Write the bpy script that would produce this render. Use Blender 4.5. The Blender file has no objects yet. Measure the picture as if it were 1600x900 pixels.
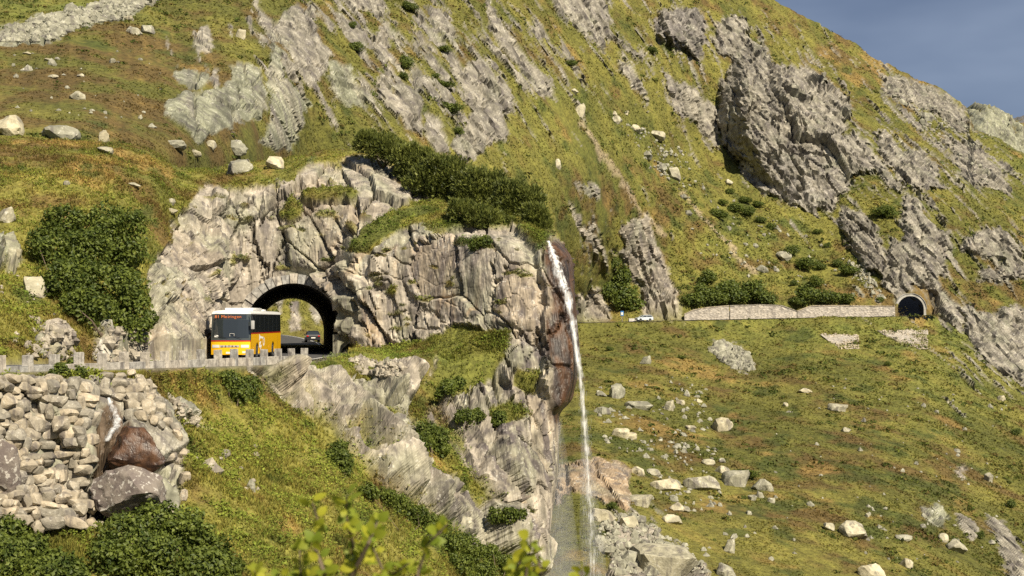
import bpy, bmesh, math, random, time
import numpy as np
from concurrent.futures import ThreadPoolExecutor
from mathutils import Vector, Matrix
from mathutils.bvhtree import BVHTree

T0 = time.time()
random.seed(7)
RNG = np.random.default_rng(11)
R = math.radians
sc = bpy.context.scene
COL = sc.collection

# ------------------------------------------------------------------ camera
PITCH = R(1.29)
FPX = 2222.0                      # focal length in photo pixels (1600 wide)
cam_data = bpy.data.cameras.new('camera')
cam_data.sensor_width = 36.0
cam_data.lens = 36.0 * FPX / 1600.0
cam_data.clip_start = 0.1
cam_data.clip_end = 6000
cam_data.dof.use_dof = True
cam_data.dof.focus_distance = 105.0
cam_data.dof.aperture_fstop = 5.0
cam = bpy.data.objects.new('camera', cam_data)
cam.rotation_euler = (R(90) + PITCH, 0, 0)
COL.objects.link(cam)
sc.camera = cam

# ------------------------------------------------------------------ light
SUN_AZ = R(36)                    # to the right of straight behind the camera
SUN_EL = R(43)
to_sun = Vector((math.sin(SUN_AZ) * math.cos(SUN_EL), -math.cos(SUN_AZ) * math.cos(SUN_EL), math.sin(SUN_EL)))
sd = bpy.data.lights.new('sun', 'SUN')
sd.energy = 4.6
sd.angle = R(0.53)
sd.color = (1.0, 0.885, 0.70)
sun = bpy.data.objects.new('sun', sd)
sun.rotation_euler = to_sun.to_track_quat('Z', 'Y').to_euler()
COL.objects.link(sun)

world = bpy.data.worlds.new('World')
sc.world = world
world.use_nodes = True
wn, wl = world.node_tree.nodes, world.node_tree.links
wn.clear()
w_out = wn.new('ShaderNodeOutputWorld')
w_bg = wn.new('ShaderNodeBackground')
w_bg.inputs['Strength'].default_value = 0.10
w_sky = wn.new('ShaderNodeTexSky')
w_sky.sky_type = 'NISHITA'
w_sky.sun_disc = False
w_sky.sun_elevation = SUN_EL
w_sky.sun_rotation = math.atan2(to_sun.x, to_sun.y)
w_sky.altitude = 2000
# a bank of rain cloud lies over the whole sky: slate blue, uneven
w_tc = wn.new('ShaderNodeTexCoord')
w_map = wn.new('ShaderNodeMapping')
w_map.inputs['Scale'].default_value = (1.6, 1.6, 5.0)
w_noise = wn.new('ShaderNodeTexNoise')
w_noise.inputs['Scale'].default_value = 2.2
w_noise.inputs['Detail'].default_value = 4
w_noise.inputs['Roughness'].default_value = 0.55
w_ramp = wn.new('ShaderNodeValToRGB')
w_ramp.color_ramp.elements[0].position = 0.36
w_ramp.color_ramp.elements[0].color = (0.64, 0.84, 1.32, 1)
w_ramp.color_ramp.elements[1].position = 0.66
w_ramp.color_ramp.elements[1].color = (1.20, 1.46, 2.00, 1)
w_mix = wn.new('ShaderNodeMix')
w_mix.data_type = 'RGBA'
w_mix.inputs[0].default_value = 0.90
wl.new(w_tc.outputs['Generated'], w_map.inputs[0])
wl.new(w_map.outputs[0], w_noise.inputs[0])
wl.new(w_noise.outputs['Fac'], w_ramp.inputs[0])
wl.new(w_sky.outputs[0], w_mix.inputs[6])
wl.new(w_ramp.outputs[0], w_mix.inputs[7])
wl.new(w_mix.outputs[2], w_bg.inputs['Color'])
wl.new(w_bg.outputs[0], w_out.inputs['Surface'])

vs = sc.view_settings
vs.view_transform = 'Standard'
vs.look = 'None'
vs.exposure = 0.95
vs.gamma = 1.0
vs.use_curve_mapping = False
sc.cycles.max_bounces = 6
sc.cycles.diffuse_bounces = 3
sc.cycles.glossy_bounces = 3
sc.cycles.transparent_max_bounces = 24
sc.cycles.use_denoising = False

# ------------------------------------------------------------------ survey helpers
CP, SP = math.cos(PITCH), math.sin(PITCH)


def at(px, py, Y):
    """world point seen at photo pixel (px, py) at the distance Y along the view axis (arrays allowed)"""
    dx = (np.asarray(px, float) - 800.0) / FPX
    dy = (450.0 - np.asarray(py, float)) / FPX
    vy = CP - dy * SP
    vz = SP + dy * CP
    Y = np.asarray(Y, float)
    return np.stack([dx / vy * Y, Y + 0 * dx, vz / vy * Y], axis=-1)


def ray(px, py):
    return Vector(at(px, py, 1.0)).normalized()


def pix(P):
    P = np.asarray(P, float)
    a = P[..., 1] * CP + P[..., 2] * SP
    b = -P[..., 1] * SP + P[..., 2] * CP
    return 800 + FPX * P[..., 0] / a, 450 - FPX * b / a


# ------------------------------------------------------------------ noise in numpy
_perm = np.random.default_rng(5).permutation(256).astype(np.int32)
PERM = np.concatenate([_perm, _perm, _perm])
_g = np.random.default_rng(6).normal(size=(256, 3))
GRAD = (_g / np.linalg.norm(_g, axis=1)[:, None]).astype(np.float32)
HASH = np.random.default_rng(8).random((256, 4)).astype(np.float32)


POOL = ThreadPoolExecutor(4)


def chunked(fn, p, n=40000):
    """run a point-wise function over blocks of points on a few threads"""
    p = np.asarray(p, np.float32)
    if p.ndim != 2 or len(p) <= n:
        return fn(p)
    parts = list(POOL.map(fn, [p[i:i + n] for i in range(0, len(p), n)]))
    if isinstance(parts[0], tuple):
        return tuple(np.concatenate(c) for c in zip(*parts))
    return np.concatenate(parts)


def perlin_block(p):
    i = np.floor(p).astype(np.int32)
    f = p - i
    u = f * f * f * (f * (f * 6 - 15) + 10)
    i &= 255
    out = np.zeros(p.shape[:-1], np.float32)
    for cx in (0, 1):
        wx = u[..., 0] if cx else 1 - u[..., 0]
        a = PERM[(i[..., 0] + cx) & 255]
        for cy in (0, 1):
            wy = u[..., 1] if cy else 1 - u[..., 1]
            b = PERM[a + ((i[..., 1] + cy) & 255)]
            for cz in (0, 1):
                wz = u[..., 2] if cz else 1 - u[..., 2]
                g = GRAD[PERM[b + ((i[..., 2] + cz) & 255)]]
                d = g[..., 0] * (f[..., 0] - cx) + g[..., 1] * (f[..., 1] - cy) + g[..., 2] * (f[..., 2] - cz)
                out += wx * wy * wz * d
    return out * 1.6


def fbm(p, octv=4, gain=0.5, lac=2.03):
    return chunked(lambda q: fbm_block(q, octv, gain, lac), p)


def ridged(p, octv=4, gain=0.55):
    return chunked(lambda q: ridged_block(q, octv, gain), p)


def worley(p):
    return chunked(worley_block, p)


def fbm_block(p, octv, gain, lac):
    s = np.zeros(p.shape[:-1], np.float32)
    a, n = 1.0, 0.0
    q = np.asarray(p, np.float32)
    for k in range(octv):
        s += a * perlin_block(q + 17.3 * k)
        n += a
        a *= gain
        q = q * lac
    return s / n


def ridged_block(p, octv, gain):
    s = np.zeros(p.shape[:-1], np.float32)
    a, n = 1.0, 0.0
    q = np.asarray(p, np.float32)
    for k in range(octv):
        s += a * (1 - np.abs(perlin_block(q + 31.7 * k)) * 2)
        n += a
        a *= gain
        q = q * 2.07
    return s / n


def worley_block(p):
    """F1, F2, four hashes of the nearest cell and the offset to its seed"""
    p = np.asarray(p, np.float32)
    n = p.shape[0]
    base = np.floor(p).astype(np.int32)
    f1 = np.full(n, 1e9, np.float32)
    f2 = np.full(n, 1e9, np.float32)
    hid = np.zeros(n, np.int32)
    off = np.zeros((n, 3), np.float32)
    for ox in (-1, 0, 1):
        for oy in (-1, 0, 1):
            for oz in (-1, 0, 1):
                c = base + np.array([ox, oy, oz], np.int32)
                m = c & 255
                h = PERM[PERM[PERM[m[:, 0]] + m[:, 1]] + m[:, 2]]
                s = c + HASH[h, :3]
                d = p - s
                dd = np.einsum('ij,ij->i', d, d)
                near = dd < f1
                f2 = np.where(near, f1, np.minimum(f2, dd))
                f1 = np.where(near, dd, f1)
                hid = np.where(near, h, hid)
                off[near] = d[near]
    hh = HASH[(hid * 7 + 13) & 255]
    return np.sqrt(f1), np.sqrt(f2), hh, off


def sstep(a, b, x):
    t = np.clip((x - a) / (b - a), 0, 1)
    return t * t * (3 - 2 * t)


def lerp(a, b, t):
    return a + (b - a) * t


def pchip(x, y, xi):
    """monotone cubic along axis 0; y (n, ...), xi (m,)"""
    x = np.asarray(x, float)
    y = np.asarray(y, float)
    h = np.diff(x)
    hs = h.reshape((-1,) + (1,) * (y.ndim - 1))
    dl = np.diff(y, axis=0) / hs
    m = np.zeros_like(y)
    a, b = dl[:-1], dl[1:]
    ok = a * b > 0
    w1 = 2 * hs[1:] + hs[:-1]
    w2 = hs[1:] + 2 * hs[:-1]
    with np.errstate(divide='ignore', invalid='ignore'):
        hm = (w1 + w2) / (w1 / np.where(ok, a, 1) + w2 / np.where(ok, b, 1))
    m[1:-1] = np.where(ok, hm, 0)
    m[0], m[-1] = dl[0], dl[-1]
    k = np.clip(np.searchsorted(x, xi, side='right') - 1, 0, len(x) - 2)
    t = ((xi - x[k]) / h[k]).reshape((-1,) + (1,) * (y.ndim - 1))
    hk = hs[k]
    return ((1 + 2 * t) * (1 - t) ** 2 * y[k] + t * (1 - t) ** 2 * hk * m[k]
            + t * t * (3 - 2 * t) * y[k + 1] + t * t * (t - 1) * hk * m[k + 1])


def poly_sd(qx, qy, poly):
    """signed distance to a polygon, positive inside; -1e3 far outside its box"""
    P = np.asarray(poly, np.float32)
    out = np.full(qx.shape, -1e3, np.float32)
    m = (qx > P[:, 0].min() - 60) & (qx < P[:, 0].max() + 60) & (qy > P[:, 1].min() - 60) & (qy < P[:, 1].max() + 60)
    x, y = qx[m], qy[m]
    if x.size == 0:
        return out
    d = np.full(x.shape, 1e9, np.float32)
    ins = np.zeros(x.shape, bool)
    for i in range(len(P)):
        ax, ay = P[i]
        bx, by = P[(i + 1) % len(P)]
        ex, ey = bx - ax, by - ay
        t = np.clip(((x - ax) * ex + (y - ay) * ey) / (ex * ex + ey * ey + 1e-9), 0, 1)
        d = np.minimum(d, (x - ax - t * ex) ** 2 + (y - ay - t * ey) ** 2)
        c = ((ay > y) != (by > y))
        if ey != 0:
            ins ^= c & (x < (ex) * (y - ay) / ey + ax)
    out[m] = np.where(ins, 1, -1) * np.sqrt(d)
    return out


# ------------------------------------------------------------------ object helpers
def tag(o, label=None, cat=None, group=None, kind=None):
    if label:
        o['label'] = label
    if cat:
        o['category'] = cat
    if group:
        o['group'] = group
    if kind:
        o['kind'] = kind
    return o


def link(o, parent=None):
    COL.objects.link(o)
    if parent is not None:
        o.parent = parent
    return o


def empty(name, loc=(0, 0, 0), rz=0.0):
    o = bpy.data.objects.new(name, None)
    o.empty_display_size = 0.3
    o.location = loc
    o.rotation_euler = (0, 0, rz)
    return link(o)


def np_mesh(name, V, F, smooth=None, mats=(), attrs=None):
    """mesh from numpy arrays; F is (n,3) or (n,4)"""
    V = np.asarray(V, np.float32)
    F = np.asarray(F, np.int32)
    me = bpy.data.meshes.new(name)
    k = F.shape[1]
    me.vertices.add(len(V))
    me.vertices.foreach_set('co', V.ravel())
    me.loops.add(F.size)
    me.loops.foreach_set('vertex_index', F.ravel())
    me.polygons.add(len(F))
    me.polygons.foreach_set('loop_start', np.arange(0, F.size, k, dtype=np.int32))
    if smooth is not None:
        me.polygons.foreach_set('use_smooth', np.broadcast_to(np.asarray(smooth, bool), (len(F),)).copy())
    for m in mats:
        me.materials.append(m)
    for an, av in (attrs or {}).items():
        av = np.asarray(av, np.float32)
        if av.ndim == 2:
            a = me.attributes.new(an, 'FLOAT_COLOR', 'POINT')
            c = np.ones((len(V), 4), np.float32)
            c[:, :3] = av
            a.data.foreach_set('color', c.ravel())
        else:
            a = me.attributes.new(an, 'FLOAT', 'POINT')
            a.data.foreach_set('value', av)
    me.update(calc_edges=True)
    return me


def mesh_obj(name, me, parent=None, loc=None):
    o = bpy.data.objects.new(name, me)
    if loc is not None:
        o.location = loc
    return link(o, parent)


class MB:
    """collects boxes, prisms and tubes into one mesh"""

    def __init__(self):
        self.bm = bmesh.new()

    def box(self, c, s, rot=None, bevel=0.0):
        g = bmesh.ops.create_cube(self.bm, size=1.0)
        M = Matrix.Translation(c) @ (rot.to_4x4() if rot is not None else Matrix()) @ Matrix.Diagonal((s[0], s[1], s[2], 1))
        bmesh.ops.transform(self.bm, matrix=M, verts=g['verts'])
        if bevel > 0:
            es = list({e for v in g['verts'] for e in v.link_edges})
            bmesh.ops.bevel(self.bm, geom=es, offset=bevel, segments=2, affect='EDGES', profile=0.6)
        return self

    def extrude(self, pts, axis, a, b):
        """polygon pts (2D) extruded along axis ('x','y','z') from a to b"""
        def p3(p, t):
            return {'x': (t, p[0], p[1]), 'y': (p[0], t, p[1]), 'z': (p[0], p[1], t)}[axis]
        va = [self.bm.verts.new(p3(p, a)) for p in pts]
        vb = [self.bm.verts.new(p3(p, b)) for p in pts]
        n = len(pts)
        self.bm.faces.new(va)
        self.bm.faces.new(vb[::-1])
        for i in range(n):
            self.bm.faces.new((va[i], vb[i], vb[(i + 1) % n], va[(i + 1) % n]))
        return self

    def tube(self, pts, radii, seg=6, cap=True):
        rings = []
        pts = [Vector(p) for p in pts]
        for i, p in enumerate(pts):
            d = (pts[min(i + 1, len(pts) - 1)] - pts[max(i - 1, 0)]).normalized()
            a = d.orthogonal().normalized() if i == 0 else (self._a - d * self._a.dot(d)).normalized()
            self._a = a
            b = d.cross(a)
            r = radii[i] if hasattr(radii, '__len__') else radii
            rings.append([self.bm.verts.new(p + (a * math.cos(t) + b * math.sin(t)) * r)
                          for t in [2 * math.pi * k / seg for k in range(seg)]])
        for i in range(len(rings) - 1):
            for k in range(seg):
                self.bm.faces.new((rings[i][k], rings[i][(k + 1) % seg], rings[i + 1][(k + 1) % seg], rings[i + 1][k]))
        if cap:
            self.bm.faces.new(rings[0][::-1])
            self.bm.faces.new(rings[-1])
        return self

    def lathe(self, prof, c, axis='x', seg=20):
        """prof: list of (t along axis, radius)"""
        rings = []
        for t, r in prof:
            ring = []
            for k in range(seg):
                a = 2 * math.pi * k / seg
                u, v = r * math.cos(a), r * math.sin(a)
                p = {'x': (t, u, v), 'y': (u, t, v), 'z': (u, v, t)}[axis]
                ring.append(self.bm.verts.new((c[0] + p[0], c[1] + p[1], c[2] + p[2])))
            rings.append(ring)
        for i in range(len(rings) - 1):
            for k in range(seg):
                self.bm.faces.new((rings[i][k], rings[i][(k + 1) % seg], rings[i + 1][(k + 1) % seg], rings[i + 1][k]))
        self.bm.faces.new(rings[0][::-1])
        self.bm.faces.new(rings[-1])
        return self

    def poly(self, pts):
        self.bm.faces.new([self.bm.verts.new(p) for p in pts])
        return self

    def build(self, name, mat, parent=None, smooth=False, sub=None):
        bmesh.ops.recalc_face_normals(self.bm, faces=self.bm.faces)
        me = bpy.data.meshes.new(name)
        self.bm.to_mesh(me)
        self.bm.free()
        me.materials.append(mat)
        if smooth:
            me.polygons.foreach_set('use_smooth', [True] * len(me.polygons))
            me.set_sharp_from_angle(angle=R(38))
        return mesh_obj(name, me, parent)


def copy_tree(o, parent=None):
    c = o.copy()
    COL.objects.link(c)
    c.parent = parent
    for ch in list(o.children):
        copy_tree(ch, c)
    return c


# ------------------------------------------------------------------ materials
class NT:
    def __init__(self, name):
        self.m = bpy.data.materials.new(name)
        self.m.use_nodes = True
        self.n, self.l = self.m.node_tree.nodes, self.m.node_tree.links
        self.bsdf = self.n['Principled BSDF']
        self.out = self.n['Material Output']

    def node(self, t, **kw):
        nd = self.n.new(t)
        for k, v in kw.items():
            setattr(nd, k, v)
        return nd

    def set(self, sock, v):
        if hasattr(v, 'is_output') or isinstance(v, bpy.types.NodeSocket):
            self.l.new(v, sock)
        elif isinstance(v, (tuple, list)) and len(v) == 3 and sock.type == 'RGBA':
            sock.default_value = (*v, 1)
        else:
            sock.default_value = v

    def math(self, op, a, b=0.0, clamp=False):
        nd = self.node('ShaderNodeMath', operation=op, use_clamp=clamp)
        self.set(nd.inputs[0], a)
        self.set(nd.inputs[1], b)
        return nd.outputs[0]

    def mix(self, f, a, b, blend='MIX'):
        nd = self.node('ShaderNodeMix', data_type='RGBA', blend_type=blend)
        self.set(nd.inputs[0], f)
        self.set(nd.inputs[6], a)
        self.set(nd.inputs[7], b)
        return nd.outputs[2]

    def pos(self, scale=(1, 1, 1)):
        g = self.node('ShaderNodeNewGeometry')
        mp = self.node('ShaderNodeMapping')
        mp.inputs['Scale'].default_value = scale
        self.l.new(g.outputs['Position'], mp.inputs[0])
        return mp.outputs[0]

    def noise(self, vec, scale, detail=4, rough=0.55, dist=0.0):
        nd = self.node('ShaderNodeTexNoise')
        self.l.new(vec, nd.inputs['Vector'])
        nd.inputs['Scale'].default_value = scale
        nd.inputs['Detail'].default_value = detail
        nd.inputs['Roughness'].default_value = rough
        nd.inputs['Distortion'].default_value = dist
        return nd.outputs['Fac']

    def ramp(self, f, p0, p1, c0=0.0, c1=1.0):
        nd = self.node('ShaderNodeMapRange', interpolation_type='SMOOTHSTEP')
        self.set(nd.inputs[0], f)
        nd.inputs[1].default_value = p0
        nd.inputs[2].default_value = p1
        nd.inputs[3].default_value = c0
        nd.inputs[4].default_value = c1
        return nd.outputs[0]

    def attr(self, name, out='Fac'):
        nd = self.node('ShaderNodeAttribute', attribute_name=name)
        return nd.outputs[out]

    def bump(self, h, strength, dist):
        nd = self.node('ShaderNodeBump')
        nd.inputs['Strength'].default_value = strength
        nd.inputs['Distance'].default_value = dist
        self.set(nd.inputs['Height'], h)
        self.l.new(nd.outputs[0], self.bsdf.inputs['Normal'])

    def base(self, c):
        self.set(self.bsdf.inputs['Base Color'], c)

    def rough(self, r):
        self.set(self.bsdf.inputs['Roughness'], r)

    def spec(self, s):
        self.bsdf.inputs['Specular IOR Level'].default_value = s


def scaled(t, col, f):
    """colour multiplied by a float socket"""
    g = t.node('ShaderNodeCombineColor')
    for i in range(3):
        t.l.new(f, g.inputs[i])
    return t.mix(1.0, col, g.outputs[0], 'MULTIPLY')


def rock_detail(t, col, k=1.0):
    """grain, dark weather streaks and pale lichen spots on a rock colour; k scales the pattern"""
    n1 = t.noise(t.pos(), 1.0 / k, 4, 0.68)
    c = scaled(t, col, t.ramp(n1, 0.30, 0.72, 0.62, 1.30))
    st = t.noise(t.pos((1.0, 1.0, 0.16)), 1.5 / k, 3, 0.62)
    c = t.mix(t.ramp(st, 0.50, 0.66, 0.0, 0.68), c, (0.085, 0.075, 0.075))
    sp = t.noise(t.pos(), 7.0 / k, 2, 0.6)
    lich = t.math('MULTIPLY', t.ramp(sp, 0.58, 0.64), t.ramp(n1, 0.46, 0.60, 0.0, 0.7))
    c = t.mix(lich, c, (0.48, 0.47, 0.41))
    return c, n1, sp, st


def bed_coords(t, lean, scale):
    """position turned into bedding coordinates (across, into, along steep beds)"""
    g = t.node('ShaderNodeNewGeometry')
    m1 = t.node('ShaderNodeMapping')
    m1.inputs['Rotation'].default_value = (0, R(lean), 0)
    t.l.new(g.outputs['Position'], m1.inputs[0])
    m2 = t.node('ShaderNodeMapping')
    m2.inputs['Scale'].default_value = scale
    t.l.new(m1.outputs[0], m2.inputs[0])
    return m2.outputs[0]


def terrain_mat(name, k, lean):
    t = NT(name)
    alb = t.attr('alb', 'Color')
    rock = t.attr('rock')
    wet = t.attr('wet')
    rc, n1, sp, st = rock_detail(t, alb, k)
    wc = scaled(t, alb, t.ramp(st, 0.3, 0.7, 0.45, 1.35))
    rc = t.mix(wet, rc, wc)
    b1 = t.noise(bed_coords(t, lean, (1, 0.06, 0.10)), 1.7 / k, 4, 0.70)
    rc = scaled(t, rc, t.ramp(b1, 0.34, 0.54, 0.66, 1.08))
    g1 = t.noise(t.pos((1, 1, 1)), 2.6 / k, 4, 0.7)
    tc = scaled(t, alb, t.ramp(g1, 0.28, 0.72, 0.58, 1.36))
    t.base(t.mix(rock, tc, rc))
    t.rough(t.ramp(wet, 0.0, 1.0, 0.93, 0.42))
    t.spec(0.25)
    mixh = t.node('ShaderNodeMix', data_type='FLOAT')
    t.l.new(rock, mixh.inputs[0])
    t.l.new(g1, mixh.inputs[2])
    t.l.new(b1, mixh.inputs[3])
    t.bump(mixh.outputs[0], 0.55, 0.30 * k)
    return t.m


def simple(name, col, rough=0.8, var=0.0, scale=3.0, bump=0.0, bdist=0.02, metal=0.0, spec=0.4, coat=0.0):
    t = NT(name)
    if var > 0:
        n = t.noise(t.pos(), scale, 5, 0.6)
        t.base(scaled(t, t.mix(0.0, col, col), t.ramp(n, 0.3, 0.7, 1 - var, 1 + var)))
        if bump > 0:
            t.bump(n, bump, bdist)
    else:
        t.base(col)
    t.rough(rough)
    t.bsdf.inputs['Metallic'].default_value = metal
    t.spec(spec)
    t.bsdf.inputs['Coat Weight'].default_value = coat
    return t.m


def leaf_mat(name, dark, light, trans=0.25):
    t = NT(name)
    tint = t.attr('tint')
    n = t.noise(t.pos(), 1.1, 2, 0.5)
    f = t.math('ADD', t.math('MULTIPLY', tint, 0.65), t.ramp(n, 0.35, 0.65, 0.0, 0.35))
    c = t.mix(f, dark, light)
    t.base(c)
    t.rough(0.55)
    t.spec(0.3)
    tr = t.node('ShaderNodeBsdfTranslucent')
    t.l.new(scaled(t, c, t.ramp(tint, 0, 1, 1.2, 1.6)), tr.inputs['Color'])
    mx = t.node('ShaderNodeMixShader')
    mx.inputs[0].default_value = trans
    t.l.new(t.bsdf.outputs[0], mx.inputs[1])
    t.l.new(tr.outputs[0], mx.inputs[2])
    t.l.new(mx.outputs[0], t.out.inputs['Surface'])
    return t.m


def turf_mat(name):
    t = NT(name)
    alb = t.attr('alb', 'Color')
    t.base(alb)
    t.rough(0.8)
    t.spec(0.15)
    tr = t.node('ShaderNodeBsdfTranslucent')
    t.l.new(alb, tr.inputs['Color'])
    mx = t.node('ShaderNodeMixShader')
    mx.inputs[0].default_value = 0.3
    t.l.new(t.bsdf.outputs[0], mx.inputs[1])
    t.l.new(tr.outputs[0], mx.inputs[2])
    t.l.new(mx.outputs[0], t.out.inputs['Surface'])
    return t.m


def stone_mat(name, col, k=1.0, per_object=0.25):
    t = NT(name)
    oi = t.node('ShaderNodeObjectInfo')
    c = scaled(t, t.mix(oi.outputs['Random'], col, tuple(x * y for x, y in zip(col, (1.06, 0.97, 0.86)))),
               t.ramp(oi.outputs['Random'], 0, 1, 1 - per_object, 1 + per_object))
    c, n1, sp, st = rock_detail(t, c, k)
    t.base(c)
    t.rough(0.92)
    t.spec(0.2)
    t.bump(t.math('ADD', n1, t.math('MULTIPLY', sp, 0.4)), 0.7, 0.12 * k)
    return t.m


def water_mat(name, alpha):
    t = NT(name)
    t.base((0.90, 0.93, 0.95))
    t.rough(0.5)
    tr = t.node('ShaderNodeBsdfTranslucent')
    tr.inputs['Color'].default_value = (0.92, 0.95, 0.97, 1)
    mx = t.node('ShaderNodeMixShader')
    mx.inputs[0].default_value = 0.5
    t.l.new(t.bsdf.outputs[0], mx.inputs[1])
    t.l.new(tr.outputs[0], mx.inputs[2])
    tp = t.node('ShaderNodeBsdfTransparent')
    m2 = t.node('ShaderNodeMixShader')
    m2.inputs[0].default_value = alpha
    t.l.new(tp.outputs[0], m2.inputs[1])
    t.l.new(mx.outputs[0], m2.inputs[2])
    t.l.new(m2.outputs[0], t.out.inputs['Surface'])
    return t.m


M = {}
M['far'] = terrain_mat('mountain_ground', 2.4, 18)
M['near'] = terrain_mat('gorge_ground', 1.0, 8)
M['turf'] = turf_mat('turf_blades')
M['alder'] = leaf_mat('alder_leaf', (0.030, 0.052, 0.009), (0.150, 0.185, 0.030), 0.3)
M['pine'] = leaf_mat('pine_needle', (0.036, 0.052, 0.010), (0.185, 0.205, 0.042), 0.18)
M['birch'] = leaf_mat('sprig_leaf', (0.14, 0.20, 0.02), (0.46, 0.42, 0.03), 0.45)
M['bark'] = simple('bark', (0.10, 0.075, 0.05), 0.9, 0.3, 8)
M['boulder'] = stone_mat('boulder_rock', (0.31, 0.305, 0.235), 1.6, 0.2)
M['walling'] = stone_mat('walling_stone', (0.285, 0.265, 0.218), 0.6, 0.2)
M['granite'] = stone_mat('cut_granite', (0.33, 0.325, 0.305), 0.35, 0.12)
M['wetrock'] = None
M['concrete'] = simple('portal_concrete', (0.46, 0.44, 0.41), 0.85, 0.18, 1.2, 0.2)
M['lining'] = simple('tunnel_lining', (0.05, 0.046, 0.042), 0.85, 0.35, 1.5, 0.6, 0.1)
M['asphalt'] = simple('asphalt', (0.052, 0.052, 0.054), 0.9, 0.25, 1.5, 0.2)
M['paint'] = simple('road_paint', (0.62, 0.61, 0.57), 0.7, 0.15, 4)
M['water'] = water_mat('falling_water', 0.45)
M['thin_water'] = water_mat('thin_falling_water', 0.22)
t = NT('water_veil')
fl = t.attr('flow')
ed = t.attr('edge')
n = t.noise(t.pos((7, 7, 0.55)), 1.0, 4, 0.65)
n2 = t.noise(t.pos((2, 2, 0.9)), 1.3, 3, 0.6)
a = t.math('ADD', t.math('MULTIPLY', n, 0.7), t.math('MULTIPLY', n2, 0.5))
a = t.math('SUBTRACT', a, t.math('MULTIPLY', ed, 0.28))
a = t.math('SUBTRACT', a, t.math('MULTIPLY', fl, 0.17))
al = t.ramp(a, 0.36, 0.72, 0.0, 0.85)
t.base((0.93, 0.95, 0.96))
t.rough(0.6)
tr = t.node('ShaderNodeBsdfTranslucent')
tr.inputs['Color'].default_value = (0.93, 0.95, 0.96, 1)
mx = t.node('ShaderNodeMixShader')
mx.inputs[0].default_value = 0.3
t.l.new(t.bsdf.outputs[0], mx.inputs[1])
t.l.new(tr.outputs[0], mx.inputs[2])
tp = t.node('ShaderNodeBsdfTransparent')
m2 = t.node('ShaderNodeMixShader')
t.l.new(al, m2.inputs[0])
t.l.new(tp.outputs[0], m2.inputs[1])
t.l.new(mx.outputs[0], m2.inputs[2])
t.l.new(m2.outputs[0], t.out.inputs['Surface'])
M['veil'] = t.m
M['spray'] = water_mat('fine_spray', 0.10)
print('setup', round(time.time() - T0, 1))

# =================================================================== ROAD COURSE
# centreline of the near road (x, y, z): past the parapet, through the tunnel, round the hollow behind it
ROAD = np.array([(-40.5, 0, -1.3), (-36.0, 15, -1.45), (-32.2, 29, -1.6), (-28.4, 43, -1.75), (-24.4, 58, -2.0), (-20.2, 73.5, -2.3), (-17.6, 84, -2.5),
                 (-16.5, 92, -2.58), (-16.35, 100, -2.6), (-16.9, 110, -2.62), (-21.5, 139, -2.75), (-26.0, 168, -2.9), (-28.6, 182, -2.75),
                 (-33.5, 195, -2.2), (-43, 205, -1.55), (-58, 211, -0.8), (-78, 214, 0.2)])
_s = np.r_[0, np.cumsum(np.linalg.norm(np.diff(ROAD, axis=0), axis=1))]
RS = np.arange(0, _s[-1], 1.0)
ROADC = pchip(_s, ROAD, RS)
# far road along the mountainside
FROAD = np.array([at(px, py, Y) for px, py, Y in ((820, 506.5, 335), (905, 504, 342), (1000, 502, 347), (1072, 500.3, 351), (1160, 498.5, 354),
                                                 (1250, 496.5, 357), (1405, 493.6, 361), (1433, 492.6, 361.5), (1436, 492.4, 372))])
_s = np.r_[0, np.cumsum(np.linalg.norm(np.diff(FROAD, axis=0), axis=1))]
FROADC = pchip(_s, FROAD, np.arange(0, _s[-1], 2.0))


def road_dist(P, C):
    """distance in plan to a centreline and the road height there, chunked"""
    d = np.full(len(P), 1e9)
    z = np.zeros(len(P))
    for k in range(len(C)):
        dd = (P[:, 0] - C[k, 0]) ** 2 + (P[:, 1] - C[k, 1]) ** 2
        m = dd < d
        d[m] = dd[m]
        z[m] = C[k, 2]
    return np.sqrt(d), z


# tunnel axis
PC = np.array([-16.9, 110.0, -2.62])           # portal, on the road
PE = np.array([-26.0, 168.0, -2.9])
AX = (PE - PC)[:2] / np.linalg.norm((PE - PC)[:2])     # into the hill
TX = np.array([AX[1], -AX[0]])                          # to the right
ARCH_R, SPRING = 3.72, 1.72


def arch_inside(P, grow):
    """signed amount by which points lie inside the tunnel bore grown by `grow`"""
    q = P[:, :2] - PC[:2]
    a = q @ TX
    d = q @ AX
    zz = P[:, 2] - lerp(PC[2], PE[2], np.clip(d / 58.7, 0, 1))
    r = ARCH_R + grow
    top = r - np.sqrt(a * a + np.maximum(zz - SPRING, 0) ** 2)
    return top, d, a, zz


# =================================================================== COLOURS of ground
OLIVE = np.array([0.094, 0.096, 0.020])
YELLOWG = np.array([0.158, 0.147, 0.032])
BRIGHT = np.array([0.122, 0.140, 0.029])
BROWN = np.array([0.105, 0.068, 0.024])
ORANGE = np.array([0.215, 0.145, 0.045])
DARKG = np.array([0.050, 0.066, 0.014])
ROCKC = np.array([0.255, 0.236, 0.190])
ROCKG = np.array([0.235, 0.240, 0.168])        # lichen covered
ROCKP = np.array([0.315, 0.280, 0.226])        # pale pinkish
ROCKD = np.array([0.200, 0.185, 0.160])
ROCKW = np.array([0.400, 0.375, 0.330])
ROCKO = np.array([0.325, 0.245, 0.160])
WETB = np.array([0.072, 0.036, 0.017])
PATHC = np.array([0.300, 0.240, 0.160])


def blob(px, py, cx, cy, rx, ry):
    return np.exp(-((px - cx) / rx) ** 2 - ((py - cy) / ry) ** 2)


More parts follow.
